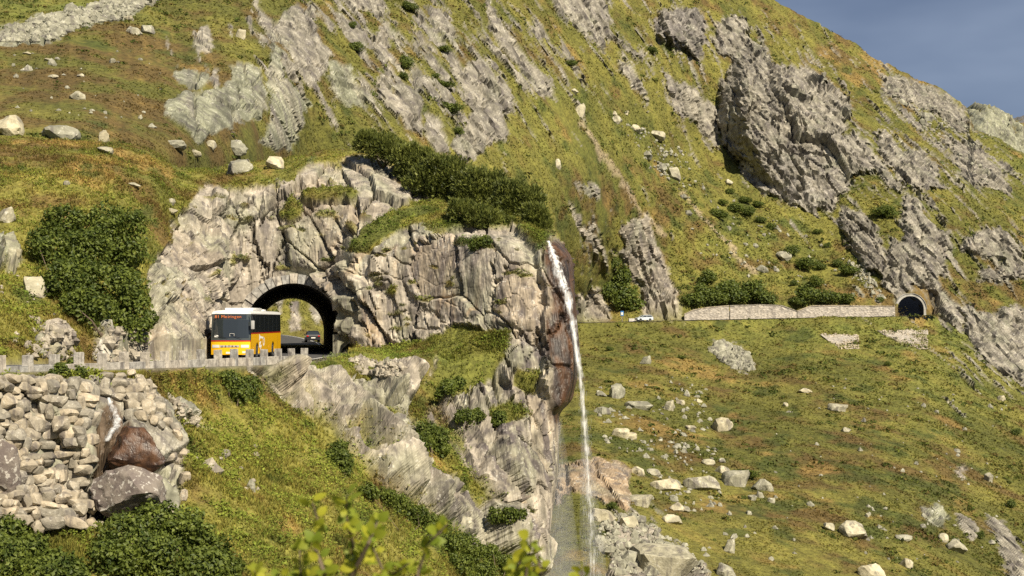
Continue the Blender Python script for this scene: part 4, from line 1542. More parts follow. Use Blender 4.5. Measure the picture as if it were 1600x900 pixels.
# name, which ground, centre px, py, width, height, label
BOULDERS = [
    ('F', 122, 149, 28, 19, 'pale boulder lying alone on the brown heather slope'),
    ('N', 100, 207, 64, 32, 'large pale block with dark right side on the crest of the left bank'),
    ('N', 18, 198, 56, 36, 'big grey rock on the bank crest at the left picture edge'),
    ('N', 161, 215, 18, 24, 'upright pale stone right of the large block on the bank crest'),
    ('N', 165, 234, 27, 14, 'low pale stone just under the upright stone on the bank'),
    ('F', 209, 48, 26, 14, 'left stone of the pair standing on the upper heather slope'),
    ('F', 233, 47, 22, 15, 'right stone of the pair standing on the upper heather slope'),
    ('F', 201, 28, 15, 11, 'small pale stone just below the long scree band'),
    ('F', 42, 83, 16, 7, 'flat stone below the scree band near the left edge'),
    ('F', 82, 120, 20, 7, 'flat pale stone above and left of the lone pale boulder'),
    ('F', 127, 118, 14, 6, 'small flat stone straight above the lone pale boulder'),
    ('F', 175, 95, 11, 8, 'small white stone halfway up the heather slope'),
    ('F', 74, 93, 12, 6, 'small stone between the flat stones at upper left'),
    ('F', 219, 183, 8, 8, 'small white stone low on the heather slope left of the slabs'),
    ('F', 375, 53, 16, 18, 'pointed stone beside the upper outcrop'),
    ('N', 273, 224, 34, 17, 'flat pale stone at the foot of the smooth left slab'),
    ('N', 304, 238, 24, 12, 'small flat stone right of the flat pale stone under the slabs'),
    ('N', 329, 226, 18, 17, 'small grey stone beside the rounded boulder under the slabs'),
    ('N', 367, 231, 50, 25, 'rounded lichen-green boulder at the foot of the slabs'),
    ('N', 372, 262, 44, 26, 'tilted pale slab stone in the grass above the rock face'),
    ('N', 428, 254, 30, 30, 'leaning pale stone right of the tilted slab stone'),
    ('N', 10, 337, 30, 30, 'grey boulder cut by the left picture edge above the alders'),
    ('N', 58, 448, 38, 34, 'smooth round boulder left of the alder thicket'),
    ('N', 28, 394, 12, 16, 'small upright stone at the left edge of the alder thicket'),
    ('N', 207, 288, 26, 9, 'flat stone above the alder thicket'),
    ('N', 267, 314, 15, 12, 'upper of two pale stones at the corner of the rock face'),
    ('N', 267, 330, 21, 10, 'lower of two pale stones at the corner of the rock face'),
    ('N', 103, 286, 12, 8, 'small stone in the dry grass above the alders'),
    ('N', 82, 541, 36, 24, 'largest pale boulder of the roadside pile by the alders'),
    ('N', 62, 528, 20, 16, 'upper left boulder of the roadside pile by the alders'),
    ('N', 88, 522, 22, 16, 'top boulder of the roadside pile by the alders'),
    ('N', 62, 548, 16, 12, 'lower left boulder of the roadside pile by the alders'),
    ('N', 392, 757, 16, 26, 'small upright pale stone in the grass slope below the road'),
    ('N', 350, 708, 26, 14, 'flat pale stone above the upright stone in the grass slope'),
    ('N', 303, 716, 14, 8, 'small stone in the grass right of the brown wet boulder'),
    ('F', 962, 613, 28, 28, 'pale upright boulder right of the upper waterfall mist'),
    ('F', 1001, 633, 48, 18, 'long low boulder below the pale upright boulder'),
    ('F', 1046, 634, 20, 20, 'square grey boulder right of the long low boulder'),
    ('F', 968, 677, 30, 16, 'left boulder of the pair beside the waterfall'),
    ('F', 985, 680, 18, 16, 'right boulder of the pair beside the waterfall'),
    ('F', 938, 615, 18, 12, 'small grey boulder close to the falling water'),
    ('F', 1062, 628, 16, 10, 'small boulder right of the square grey boulder'),
    ('F', 1091, 627, 14, 8, 'small pale stone above the tilted slab in the meadow'),
    ('F', 1126, 664, 36, 24, 'tilted flat slab on the edge of the green mound'),
    ('F', 1080, 668, 20, 10, 'low stone left of the tilted slab in the meadow'),
    ('F', 1010, 563, 20, 16, 'tilted pale stone below the far road'),
    ('F', 1098, 756, 62, 24, 'long pale boulder of the large boulder group'),
    ('F', 1150, 746, 42, 36, 'tallest boulder of the large boulder group beside a shrub'),
    ('F', 1192, 757, 34, 26, 'rounded grey boulder at the right end of the large boulder group'),
    ('F', 1108, 722, 24, 12, 'upper left stone above the large boulder group'),
    ('F', 1129, 735, 24, 15, 'stone just behind the long pale boulder of the group'),
    ('F', 1129, 720, 12, 9, 'small stone above the large boulder group'),
    ('F', 1176, 777, 16, 12, 'small white stone left below the rounded grey boulder'),
    ('F', 1187, 773, 14, 12, 'small grey stone right below the large boulder group'),
    ('F', 1204, 782, 13, 9, 'small stone lying alone right of the large boulder group'),
    ('F', 1310, 636, 30, 16, 'split white boulder high on the right slope'),
    ('F', 1258, 610, 24, 10, 'row of flat stones on the upper right slope'),
    ('F', 1228, 632, 9, 9, 'small round stone on the upper right slope'),
    ('F', 1321, 672, 16, 9, 'small flat stone below the split white boulder'),
    ('F', 1335, 829, 48, 30, 'broad white boulder in the middle of the lower right slope'),
    ('F', 1294, 822, 18, 17, 'small white stone left of the broad white boulder'),
    ('F', 1141, 853, 20, 28, 'tall narrow white stone on the lower right slope'),
    ('F', 1361, 893, 48, 24, 'pale boulder cut by the bottom edge on the right slope'),
    ('F', 1411, 839, 26, 12, 'flat white stone right of the broad white boulder'),
    ('F', 1492, 852, 34, 26, 'large angular boulder near the small right-hand crag'),
    ('F', 1475, 840, 18, 18, 'small boulder left of the large angular boulder'),
    ('F', 1417, 881, 22, 18, 'broken grey stone near the bottom edge on the right slope'),
    ('F', 1355, 805, 9, 7, 'tiny stone above the broad white boulder'),
    ('F', 1040, 872, 118, 66, 'huge smooth pale boulder at the bottom by the stream'),
    ('F', 1133, 892, 36, 24, 'grey boulder beside the huge pale boulder at the bottom edge'),
    ('F', 1040, 758, 52, 20, 'low pale boulder right of the orange rock block'),
    ('F', 1000, 781, 40, 26, 'pale boulder at the right corner of the orange rock block'),
    ('F', 995, 735, 28, 18, 'pale boulder behind the orange rock block'),
    ('F', 1022, 738, 26, 14, 'grey boulder right behind the orange rock block'),
    ('F', 1058, 792, 26, 14, 'upper stone of three right of the stream bed'),
    ('F', 1052, 812, 34, 16, 'lower stone of three right of the stream bed'),
    ('F', 1068, 795, 18, 12, 'small stone of three right of the stream bed'),
    ('F', 940, 805, 44, 24, 'grey boulder under the orange rock block by the water'),
    ('F', 985, 815, 30, 20, 'dark boulder in the stream bed'),
    ('F', 906, 172, 18, 28, 'tall pale stone on the central grass slope'),
    ('F', 897, 142, 14, 12, 'small green-grey stone above the tall pale stone'),
    ('F', 963, 186, 18, 16, 'rounded white boulder on the central grass slope'),
    ('F', 960, 178, 12, 9, 'small stone on top of the rounded white boulder'),
    ('F', 994, 201, 19, 13, 'pale stone in the boulder trail of the central slope'),
    ('F', 1025, 210, 28, 17, 'grey boulder at the end of the boulder trail'),
    ('F', 1033, 262, 22, 13, 'pinkish boulder lower on the boulder trail'),
    ('F', 1055, 272, 20, 22, 'pinkish broken block right of the pinkish boulder'),
    ('F', 978, 176, 9, 8, 'tiny stone left of the boulder trail'),
    ('F', 1190, 419, 22, 14, 'pale stone above the bushes by the far wall'),
    ('F', 1226, 399, 28, 18, 'long tilted stone among bushes above the far road'),
    ('F', 1138, 285, 16, 10, 'white stone at the foot of the big cliff'),
    ('F', 872, 257, 12, 18, 'narrow stone above the knoll pines'),
    ('F', 1545, 745, 14, 20, 'dark thin stone on the far right slope'),
    ('F', 1564, 622, 16, 10, 'flat white stone high at the right edge'),
]
for i, (w, px, py, bw, bh, lab) in enumerate(BOULDERS):
    bw, bh = bw * 1.08, bh * 1.12
    hit, n = ground(px, py + bh * 0.30, w)
    m = hit.y / FPX
    sx, sz = bw * m / 2, bh * m / 2
    sy = min(sx, sz * 1.6) * 0.95
    o = mesh_obj('boulder', ROCKS[i % 8])
    c = Vector(at(px, py, hit.y + sy * 0.35))
    o.location = c - Vector((0, 0, sz * 0.2))
    o.scale = (sx, sy, sz * 1.12)
    o.rotation_euler = (random.uniform(-.15, .15), random.uniform(-.12, .12), random.choice((0, math.pi)) + random.uniform(-.3, .3))
    tag(o, lab, 'boulder', 'boulders lying on the slopes')

# the two big rocks in the stream below the road
t = NT('wet_brown_rock')
n1 = t.noise(t.pos((1, 1, 0.7)), 2.2, 5, 0.62)
t.base(t.mix(t.ramp(n1, 0.35, 0.65), (0.022, 0.011, 0.007), (0.085, 0.038, 0.015)))
t.rough(t.ramp(n1, 0.3, 0.7, 0.35, 0.6))
t.bump(n1, 0.8, 0.12)
M['wetrock'] = t.m
t = NT('lichen_speckled_rock')
n1 = t.noise(t.pos(), 1.3, 4, 0.65)
n2 = t.noise(t.pos(), 5.0, 3, 0.6)
c = t.mix(t.ramp(n1, 0.35, 0.65), (0.105, 0.085, 0.078), (0.185, 0.160, 0.135))
c = t.mix(t.ramp(n2, 0.56, 0.62, 0, 0.75), c, (0.42, 0.40, 0.36))
t.base(c)
t.rough(0.9)
t.bump(n1, 0.8, 0.15)
M['specklerock'] = t.m


def big_rock(px, py, bw, bh, seed, mat, label, dY, deep=0.8, tilt=0.0):
    hit, n = ground(px, py, 'N')
    Y = hit.y + dY
    m = Y / FPX
    me = rock_mesh('boulder', seed, 4, 11, 0.09)
    me.materials.append(mat)
    o = mesh_obj('boulder', me, None, Vector(at(px, py, Y)))
    o.scale = (bw * m / 2, bw * m / 2 * deep, bh * m / 2)
    o.rotation_euler = (0.1, tilt, 0.2)
    tag(o, label, 'boulder', 'rocks in the small stream below the road')
    return o


big_rock(212, 706, 98, 80, 301, M['wetrock'], 'wet rust-brown boulder with water running over it under the road', -0.6, 0.8, 0.15)
big_rock(212, 768, 136, 92, 305, M['specklerock'], 'large grey lichen-speckled rock under the wet brown boulder', -1.1, 0.8, -0.1)
big_rock(2, 735, 60, 130, 307, M['specklerock'], 'dark upright rock at the left edge of the stone wall', -0.2, 0.7, 0.0)

# ------------------------------------------------------------------ dry stone wall under the road, stone by stone
def hewn(seed):
    me = rock_mesh('stone', 400 + seed, 2, 14, 0.08, 0.6)
    me.materials.append(M['walling'])
    return me


HEWN = [hewn(i) for i in range(14)]
wall_poly = np.array([(-30, 590), (50, 590), (115, 598), (150, 590), (215, 588), (240, 610), (262, 640), (284, 705), (286, 770), (262, 815), (140, 830), (-30, 822)])
hole_poly = np.array([(158, 632), (182, 618), (198, 652), (252, 668), (262, 700), (258, 730), (285, 760), (270, 800), (150, 812), (145, 740), (152, 690)])
h0, _ = ground(120, 800, 'N')
drywall = empty('dry_stone_wall', h0)
tag(drywall, 'big rough dry stone wall of pale blocks holding up the road embankment', 'wall')
rw = random.Random(4)
y = 592.0
nst = 0
one = lambda pl, cx, cy: poly_sd(np.array([cx], np.float32), np.array([cy], np.float32), pl)[0]


def lay(cx, cy, sw, rh, out):
    global nst
    hit, n = ground(cx, cy, 'N')
    m = hit.y / FPX
    o = mesh_obj('stone', HEWN[rw.randrange(14)], drywall)
    o.location = hit - Vector(h0) + Vector((0, -out, 0))
    o.scale = (sw * m / 2 * 1.24, 0.32 + 0.16 * rw.random(), rh * m / 2 * 1.28)
    o.rotation_euler = (rw.uniform(-.2, .2), rw.gauss(0, 0.14), rw.choice((0, math.pi)) + 0.25 + rw.uniform(-.35, .35))
    nst += 1


while y < 826:
    rh = rw.uniform(10, 18)
    x = -26 + rw.uniform(-14, 0)
    while x < 288:
        sw = rw.choice((12, 15, 18, 22, 27, 34)) * rw.uniform(0.85, 1.15)
        cx, cy = x + sw / 2, y + rw.uniform(-6, 6) + 4 * math.sin(x / 37.0)
        if one(wall_poly, cx, cy) > -4 and one(hole_poly, cx, cy) < -4:
            if sw < 22 or rw.random() < 0.7:
                lay(cx, cy, sw, rh * rw.uniform(0.9, 1.3), 0.02 + 0.10 * rw.random())
            else:       # two small stones in place of a big one
                lay(cx - sw * .2, cy - rh * .2, sw * .62, rh * .75, 0.02 + 0.10 * rw.random())
                lay(cx + sw * .24, cy + rh * .22, sw * .66, rh * .7, 0.02 + 0.10 * rw.random())
        x += sw * 0.95
    y += rh * 0.95
print('wall stones', nst)

# ------------------------------------------------------------------ small stone merged pieces
def pebbles(name, pts, sizes, seed, mat, parent=None, loc=None):
    """many small angular stones as one mesh"""
    rng = np.random.default_rng(seed)
    base = np.array([(1, 0, 0), (-1, 0, 0), (0, 1, 0), (0, -1, 0), (0, 0, 1), (0, 0, -1)], float)
    tri = np.array([(0, 2, 4), (2, 1, 4), (1, 3, 4), (3, 0, 4), (2, 0, 5), (1, 2, 5), (3, 1, 5), (0, 3, 5)])
    # chamfered octahedron: two midpoint rings
    mid = {}
    Vb, Fb = base.tolist(), []
    for a, b_, c_ in tri:
        def mp(i, j):
            k = (min(i, j), max(i, j))
            if k not in mid:
                mid[k] = len(Vb)
                v = (base[i] + base[j]) / 2
                Vb.append((v / np.linalg.norm(v) * 0.93).tolist())
            return mid[k]
        x, y_, z = mp(a, b_), mp(b_, c_), mp(c_, a)
        Fb += [(a, x, z), (x, b_, y_), (z, y_, c_), (x, y_, z)]
    Vb, Fb = np.array(Vb), np.array(Fb)
    n = len(pts)
    V = Vb[None] * (1 + rng.uniform(-.3, .3, (n, len(Vb), 1)))
    V = V * (np.asarray(sizes)[:, None] if np.ndim(sizes) == 2 else np.asarray(sizes)[:, None, None]) * rng.uniform(0.7, 1.3, (n, 1, 3))
    a = rng.uniform(0, 6.28, n)
    ca, sa = np.cos(a)[:, None], np.sin(a)[:, None]
    V = np.stack([V[..., 0] * ca - V[..., 1] * sa, V[..., 0] * sa + V[..., 1] * ca, V[..., 2]], -1)
    V = V + np.asarray(pts)[:, None]
    F = Fb[None] + np.arange(n)[:, None, None] * len(Vb)
    me = np_mesh(name, V.reshape(-1, 3), F.reshape(-1, 3), False, (mat,))
    return mesh_obj(name, me, parent, loc)


def in_poly_points(poly, n, rng):
    P = np.array(poly, float)
    lo, hi = P.min(0), P.max(0)
    out = []
    while len(out) < n:
        q = rng.uniform(lo, hi, (n * 2, 2))
        s = poly_sd(q[:, 0].astype(np.float32), q[:, 1].astype(np.float32), poly)
        out += q[s > 0].tolist()
    return out[:n]


def slope_wall(poly, label, seed):
    rng = np.random.default_rng(seed)
    P = np.array(poly, float)
    lo, hi = P.min(0), P.max(0)
    base, _ = ground((lo[0] + hi[0]) / 2, hi[1])
    Y = base.y
    e = empty('dry_stone_wall', base)
    pts, sz = [], []
    step = 3.1
    for yy in np.arange(lo[1], hi[1], step * 0.8):
        for xx in np.arange(lo[0], hi[0], step):
            q = np.array([xx, yy]) + rng.uniform(-1, 1, 2)
            if poly_sd(np.array([q[0]], np.float32), np.array([q[1]], np.float32), poly)[0] > 0:
                h, n = ground(q[0], q[1])
                pts.append(h - base + Vector((0, -0.25, 0.0)))
                sz.append(rng.uniform(0.20, 0.34))
    pebbles('stones', np.array([tuple(p) for p in pts]), sz, seed, M['walling'], e)['kind'] = 'stuff'
    # backing so that no gap shows grass
    V = []
    for q in poly:
        h, n = ground(*q)
        V.append(h - base + Vector((0, -0.12, 0)))
    b = MB()
    f = [b.bm.verts.new(v) for v in V]
    r = [b.bm.verts.new(v + Vector((0, 1.2, 0))) for v in V]
    b.bm.faces.new(f)
    b.bm.faces.new(r[::-1])
    for i in range(len(V)):
        b.bm.faces.new((f[i], r[i], r[(i + 1) % len(V)], f[(i + 1) % len(V)]))
    b.build('backing', M['masonry'], e)
    tag(e, label, 'wall', 'dry stone walls let into the slope below the far road')


slope_wall([(1281, 522), (1341, 523), (1342, 545), (1312, 545), (1300, 537)], 'smaller dry stone wall let into the grass slope, left of two', 61)
slope_wall([(1370, 516), (1450, 515), (1450, 545), (1436, 546), (1410, 536), (1386, 526)], 'larger dry stone wall let into the grass slope below the far tunnel', 62)

rg = np.random.default_rng(21)
pts, szs = [], []
for poly, n, s in (([(0, 48), (61, 28), (128, 11), (180, -2), (245, -2), (190, 29), (128, 43), (67, 66), (0, 66)], 1500, 0.34),
                   ([(1106, 545), (1130, 533), (1160, 545), (1174, 560), (1178, 580), (1150, 578), (1126, 563)], 420, 0.42),
                   ([(945, 800), (1003, 810), (1067, 850), (1110, 895), (960, 899), (930, 850)], 500, 0.30),
                   ([(930, 590), (1100, 590), (1130, 700), (1060, 720), (940, 700)], 130, 0.35),
                   ([(1320, 412), (1345, 410), (1385, 470), (1370, 475), (1345, 440)], 110, 0.36),
                   ([(1000, 690), (1120, 700), (1130, 800), (1010, 800)], 90, 0.28),
                   ([(960, 180), (1075, 235), (1085, 300), (1020, 270)], 120, 0.40),
                   ([(20, 70), (260, 60), (250, 200), (20, 185)], 45, 0.2),
                   ([(1230, 590), (1580, 600), (1580, 880), (1080, 880), (1200, 700)], 130, 0.26),
                   ([(1040, 260), (1380, 420), (1380, 470), (1100, 420)], 110, 0.34),
                   ([(1360, 120), (1500, 180), (1560, 300), (1420, 190)], 160, 0.5)):
    for q in in_poly_points(poly, n, rg):
        h, _ = ground(*q)
        pts.append(tuple(h))
        szs.append(s * rg.lognormal(0, 0.45))
tag(pebbles('rubble', np.array(pts), szs, 5, M['boulder']), 'loose pale broken stone strewn over the slopes', 'rubble', kind='stuff')
pts, szs = [], []
for poly, n, s in (([(40, 515), (115, 515), (120, 560), (40, 558)], 120, 0.13), ([(165, 515), (225, 520), (230, 565), (165, 565)], 130, 0.16),
                   ([(545, 558), (628, 568), (622, 590), (556, 584)], 260, 0.12), ([(170, 590), (235, 590), (260, 640), (200, 640)], 60, 0.18),
                   ([(255, 610), (300, 640), (330, 670), (290, 665)], 60, 0.13), ([(290, 700), (420, 690), (400, 780), (300, 760)], 18, 0.10), ([(0, 440), (60, 420), (120, 540), (10, 540)], 50, 0.13)):
    for q in in_poly_points(poly, n, rg):
        h, _ = ground(q[0], q[1], 'N')
        pts.append(tuple(h))
        szs.append(s * rg.lognormal(0, 0.45))
tag(pebbles('roadside_rubble', np.array(pts), szs, 6, M['walling']), 'small broken stone lying beside and below the road', 'rubble', kind='stuff')
print('stones', round(time.time() - T0, 1))

# =================================================================== VEGETATION
def foliage_mesh(name, lobes, n, leaf, seed, mat, up=0.15):
    """leaf-sized rhombs spread over and through a set of lobes (x, y, z, r)"""
    rng = np.random.default_rng(seed)
    L = np.array(lobes, float)
    w = L[:, 3] ** 2
    k = rng.choice(len(L), n, p=w / w.sum())
    d = rng.normal(size=(n, 3))
    d[:, 2] += 0.25
    d /= np.linalg.norm(d, axis=1)[:, None]
    rad = 1 - 0.42 * rng.random(n) ** 1.6
    # uneven outline: lobes broken into sprays
    bump = fbm(d * 2.3 + k[:, None] * 7.7, 3) * 0.62 + fbm(d * 6 + k[:, None] * 3.3, 2) * 0.34
    P = L[k, :3] + d * (L[k, 3] * rad * (1 + bump))[:, None]
    nv = d * 0.7 + rng.normal(size=(n, 3)) * 0.55
    nv[:, 2] += up
    nv /= np.linalg.norm(nv, axis=1)[:, None]
    u = np.cross(nv, rng.normal(size=(n, 3)))
    u /= np.linalg.norm(u, axis=1)[:, None]
    v = np.cross(nv, u)
    s = leaf * rng.uniform(0.6, 1.35, n)[:, None]
    V = np.stack([P + u * s, P + v * s * 0.62, P - u * s, P - v * s * 0.62], 1)
    V[:, 1] += nv * s * 0.15
    V[:, 3] += nv * s * 0.15
    tint = np.clip(0.5 + 0.28 * rng.normal(size=n) + 0.75 * fbm(P / (L[:, 3].mean() * 0.9) + seed, 2), 0, 1)
    return np_mesh(name, V.reshape(-1, 3), np.arange(n * 4).reshape(-1, 4), False, (mat,), {'tint': np.repeat(tint, 4)})


def needle_mesh(name, lobes, n, leaf, seed, mat):
    """upswept needle brushes over a set of lobes"""
    rng = np.random.default_rng(seed)
    L = np.array(lobes, float)
    w = L[:, 3] ** 2
    k = rng.choice(len(L), n, p=w / w.sum())
    d = rng.normal(size=(n, 3))
    d[:, 2] += 0.5
    d /= np.linalg.norm(d, axis=1)[:, None]
    bump = fbm(d * 2.8 + k[:, None] * 7.7, 3) * 0.6
    P = L[k, :3] + d * (L[k, 3] * (1 - 0.4 * rng.random(n)) * (1 + bump))[:, None]
    ax = d * 0.7 + rng.normal(size=(n, 3)) * 0.35
    ax[:, 2] += 0.75
    ax /= np.linalg.norm(ax, axis=1)[:, None]
    Vs = []
    for j in range(3):
        u = np.cross(ax, rng.normal(size=(n, 3)))
        u /= np.linalg.norm(u, axis=1)[:, None]
        s = leaf * rng.uniform(0.7, 1.3, n)[:, None]
        Vs.append(np.stack([P - u * s * 0.26, P + u * s * 0.26, P + ax * s * 1.3 + u * s * 0.5 * rng.normal(size=(n, 1))], 1))
    V = np.concatenate(Vs, 0)
    tint = np.clip(0.45 + 0.28 * rng.normal(size=n) + 0.5 * fbm(P / 0.9 + seed, 2), 0, 1)
    return np_mesh(name, V.reshape(-1, 3), np.arange(len(V) * 3).reshape(-1, 3), False, (mat,), {'tint': np.tile(np.repeat(tint, 3), 3)})


def stems_for(root, lobes, rad, seed, n=5):
    rng = random.Random(seed)
    b = MB()
    for i in range(min(n, len(lobes))):
        x, y, z, r = lobes[rng.randrange(len(lobes))] if i else lobes[0]
        p0 = Vector((rng.uniform(-.3, .3) * rad * 6, rng.uniform(-.3, .3) * rad * 6, -0.3))
        p2 = Vector((x, y, z + r * 0.2))
        p1 = p0.lerp(p2, 0.5) + Vector((rng.uniform(-.2, .2), rng.uniform(-.2, .2), -0.05)) * (p2 - p0).length
        b.tube([p0, p0.lerp(p1, .6), p1, p2], [rad, rad * .8, rad * .6, rad * .25], 5)
    return b.build('stem', M['bark'], root)


def bush_px(label, lobes_px, which, n, leaf, seed, group, name='alder_bush', cat='bush', mat='alder', fwd=0.55, needles=False, base_px=None, Yfix=None):
    """bush whose lobes (px, py, radius px) stand on the slope they are seen against"""
    bx, by = base_px or (np.mean([l[0] for l in lobes_px]), max(l[1] + l[2] * 0.8 for l in lobes_px))
    base, _ = ground(bx, by, which)
    if Yfix:
        base = Vector(at(bx, by, Yfix))
    lobes = []
    rng = random.Random(seed)
    for px, py, rp in lobes_px:
        h, _ = ground(px, py + rp * 0.3, which)
        Y = Yfix or min(h.y, base.y + 9)
        r = rp * Y / FPX
        c = Vector(at(px, py, Y - r * fwd)) - base
        lobes.append((*c, r * 0.92))
        for _ in range(5):           # smaller sprays around each lobe
            a = rng.uniform(0, 6.28)
            e = rng.uniform(-.5, 1.0)
            q = Vector((math.cos(a) * math.cos(e), math.sin(a) * math.cos(e) * 0.8, math.sin(e)))
            lobes.append((*(c + q * r * 0.72), r * rng.uniform(0.3, 0.5)))
    root = empty(name, base)
    me = (needle_mesh if needles else foliage_mesh)('crown', lobes, n, leaf, seed, M[mat])
    mesh_obj('crown', me, root)
    stems_for(root, lobes, max(0.03, lobes[0][3] * 0.06), seed)
    tag(root, label, cat, group)
    return root


G_NEAR = 'alder bushes around the knoll and below the road'
bush_px('large dark green alder thicket on the bank between the road and the rock face',
        [(105, 352, 34), (165, 350, 36), (205, 352, 24), (78, 390, 36), (130, 398, 44), (190, 398, 40), (100, 440, 42), (160, 450, 44), (205, 450, 30), (150, 490, 36), (200, 488, 34), (216, 516, 22), (118, 478, 26), (232, 498, 16)],
        'N', 25000, 0.115, 41, G_NEAR, base_px=(165, 520))
bush_px('broad leafy bush at the bottom below the speckled rock',
        [(190, 840, 42), (240, 822, 40), (290, 838, 42), (335, 868, 34), (180, 880, 40), (245, 880, 48), (310, 895, 42), (360, 890, 22), (160, 862, 24), (225, 800, 22)],
        'N', 18000, 0.085, 42, G_NEAR, base_px=(250, 915))
bush_px('low leafy bush in the bottom left corner',
        [(10, 835, 32), (45, 870, 36), (90, 890, 32), (0, 880, 42), (55, 905, 38), (120, 900, 22), (-20, 850, 34)], 'N', 12000, 0.082, 43, G_NEAR, base_px=(45, 925))
bush_px('bush on the grass just below the parapet in front of the bus', [(365, 602, 22), (390, 610, 24), (372, 620, 18), (350, 592, 12)], 'N', 3800, 0.085, 44, G_NEAR)
bush_px('round bush beside the foot of the pale rock ribs', [(528, 705, 18), (532, 722, 20), (520, 716, 14), (540, 738, 10)], 'N', 3600, 0.08, 45, G_NEAR)
bush_px('dark bush in the gully under the grassy ledge', [(665, 675, 20), (685, 688, 22), (660, 692, 18), (690, 703, 14)], 'N', 4600, 0.085, 46, G_NEAR)
bush_px('small bush on the cliff ledge right of the dark gully bush', [(728, 652, 16), (745, 650, 13), (718, 655, 10)], 'N', 2400, 0.08, 47, G_NEAR)
bush_px('bush at the lower edge of the bright grassy ledge', [(700, 605, 15), (716, 600, 13), (690, 616, 12)], 'N', 2200, 0.085, 48, G_NEAR)
bush_px('tiny bush on the cliff ledge nearest the waterfall', [(780, 652, 12), (774, 660, 8)], 'N', 1300, 0.08, 49, G_NEAR)
bush_px('long dark scrub strip along the foot of the rock ribs',
        [(575, 768, 16), (600, 778, 18), (625, 790, 20), (648, 806, 20), (668, 820, 18), (690, 822, 14)], 'N', 6800, 0.075, 50, G_NEAR)
bush_px('dark scrub at the bottom below the cliff foot', [(705, 850, 24), (735, 858, 24), (762, 872, 22), (790, 885, 20), (720, 885, 24), (755, 900, 22)], 'N', 7600, 0.078, 51, G_NEAR)
bush_px('low bush on the grassy step low on the cliff', [(775, 806, 14), (797, 806, 14), (815, 804, 10)], 'N', 2200, 0.078, 52, G_NEAR)
bush_px('herb bush growing against the parapet at the left', [(95, 578, 12), (112, 572, 14), (126, 582, 11), (84, 585, 9)], 'N', 2000, 0.065, 53, G_NEAR)
bush_px('small shrub on the slab of the knoll under the pines', [(750, 380, 9), (760, 376, 9), (742, 386, 7)], 'N', 1200, 0.075, 54, G_NEAR)

G_PINE = 'mountain pines on top of the knoll'
pl = [('leftmost low mountain pine on the knoll crest', [(575, 222, 18), (598, 230, 20), (620, 238, 16)], 118),
      ('second low mountain pine from the left on the knoll crest', [(632, 246, 20), (654, 258, 22), (640, 268, 18)], 117),
      ('broad mountain pine in the middle of the knoll crest', [(685, 268, 26), (712, 276, 26), (660, 282, 22), (690, 295, 22)], 114),
      ('tall dense mountain pine right of the middle of the crest', [(745, 288, 26), (770, 296, 26), (735, 308, 24), (760, 318, 24)], 112),
      ('dense mountain pine near the right end of the crest', [(800, 308, 26), (822, 322, 24), (795, 332, 22), (780, 325, 18)], 109),
      ('rightmost mountain pine leaning over the waterfall lip', [(838, 335, 17), (845, 352, 14), (838, 372, 14), (830, 355, 16)], 106),
      ('low mountain pine hanging down the knoll face', [(745, 338, 18), (768, 344, 16), (720, 330, 16), (790, 352, 13)], 106.5)]
for i, (lab, lp, Y) in enumerate(pl):
    lp = [(x, y + 3, r * 1.28) for x, y, r in lp]
    bush_px(lab, lp, 'N', 6800, 0.20, 70 + i, G_PINE, 'mountain_pine', 'pine', 'pine', 0.3, True, Yfix=Y)

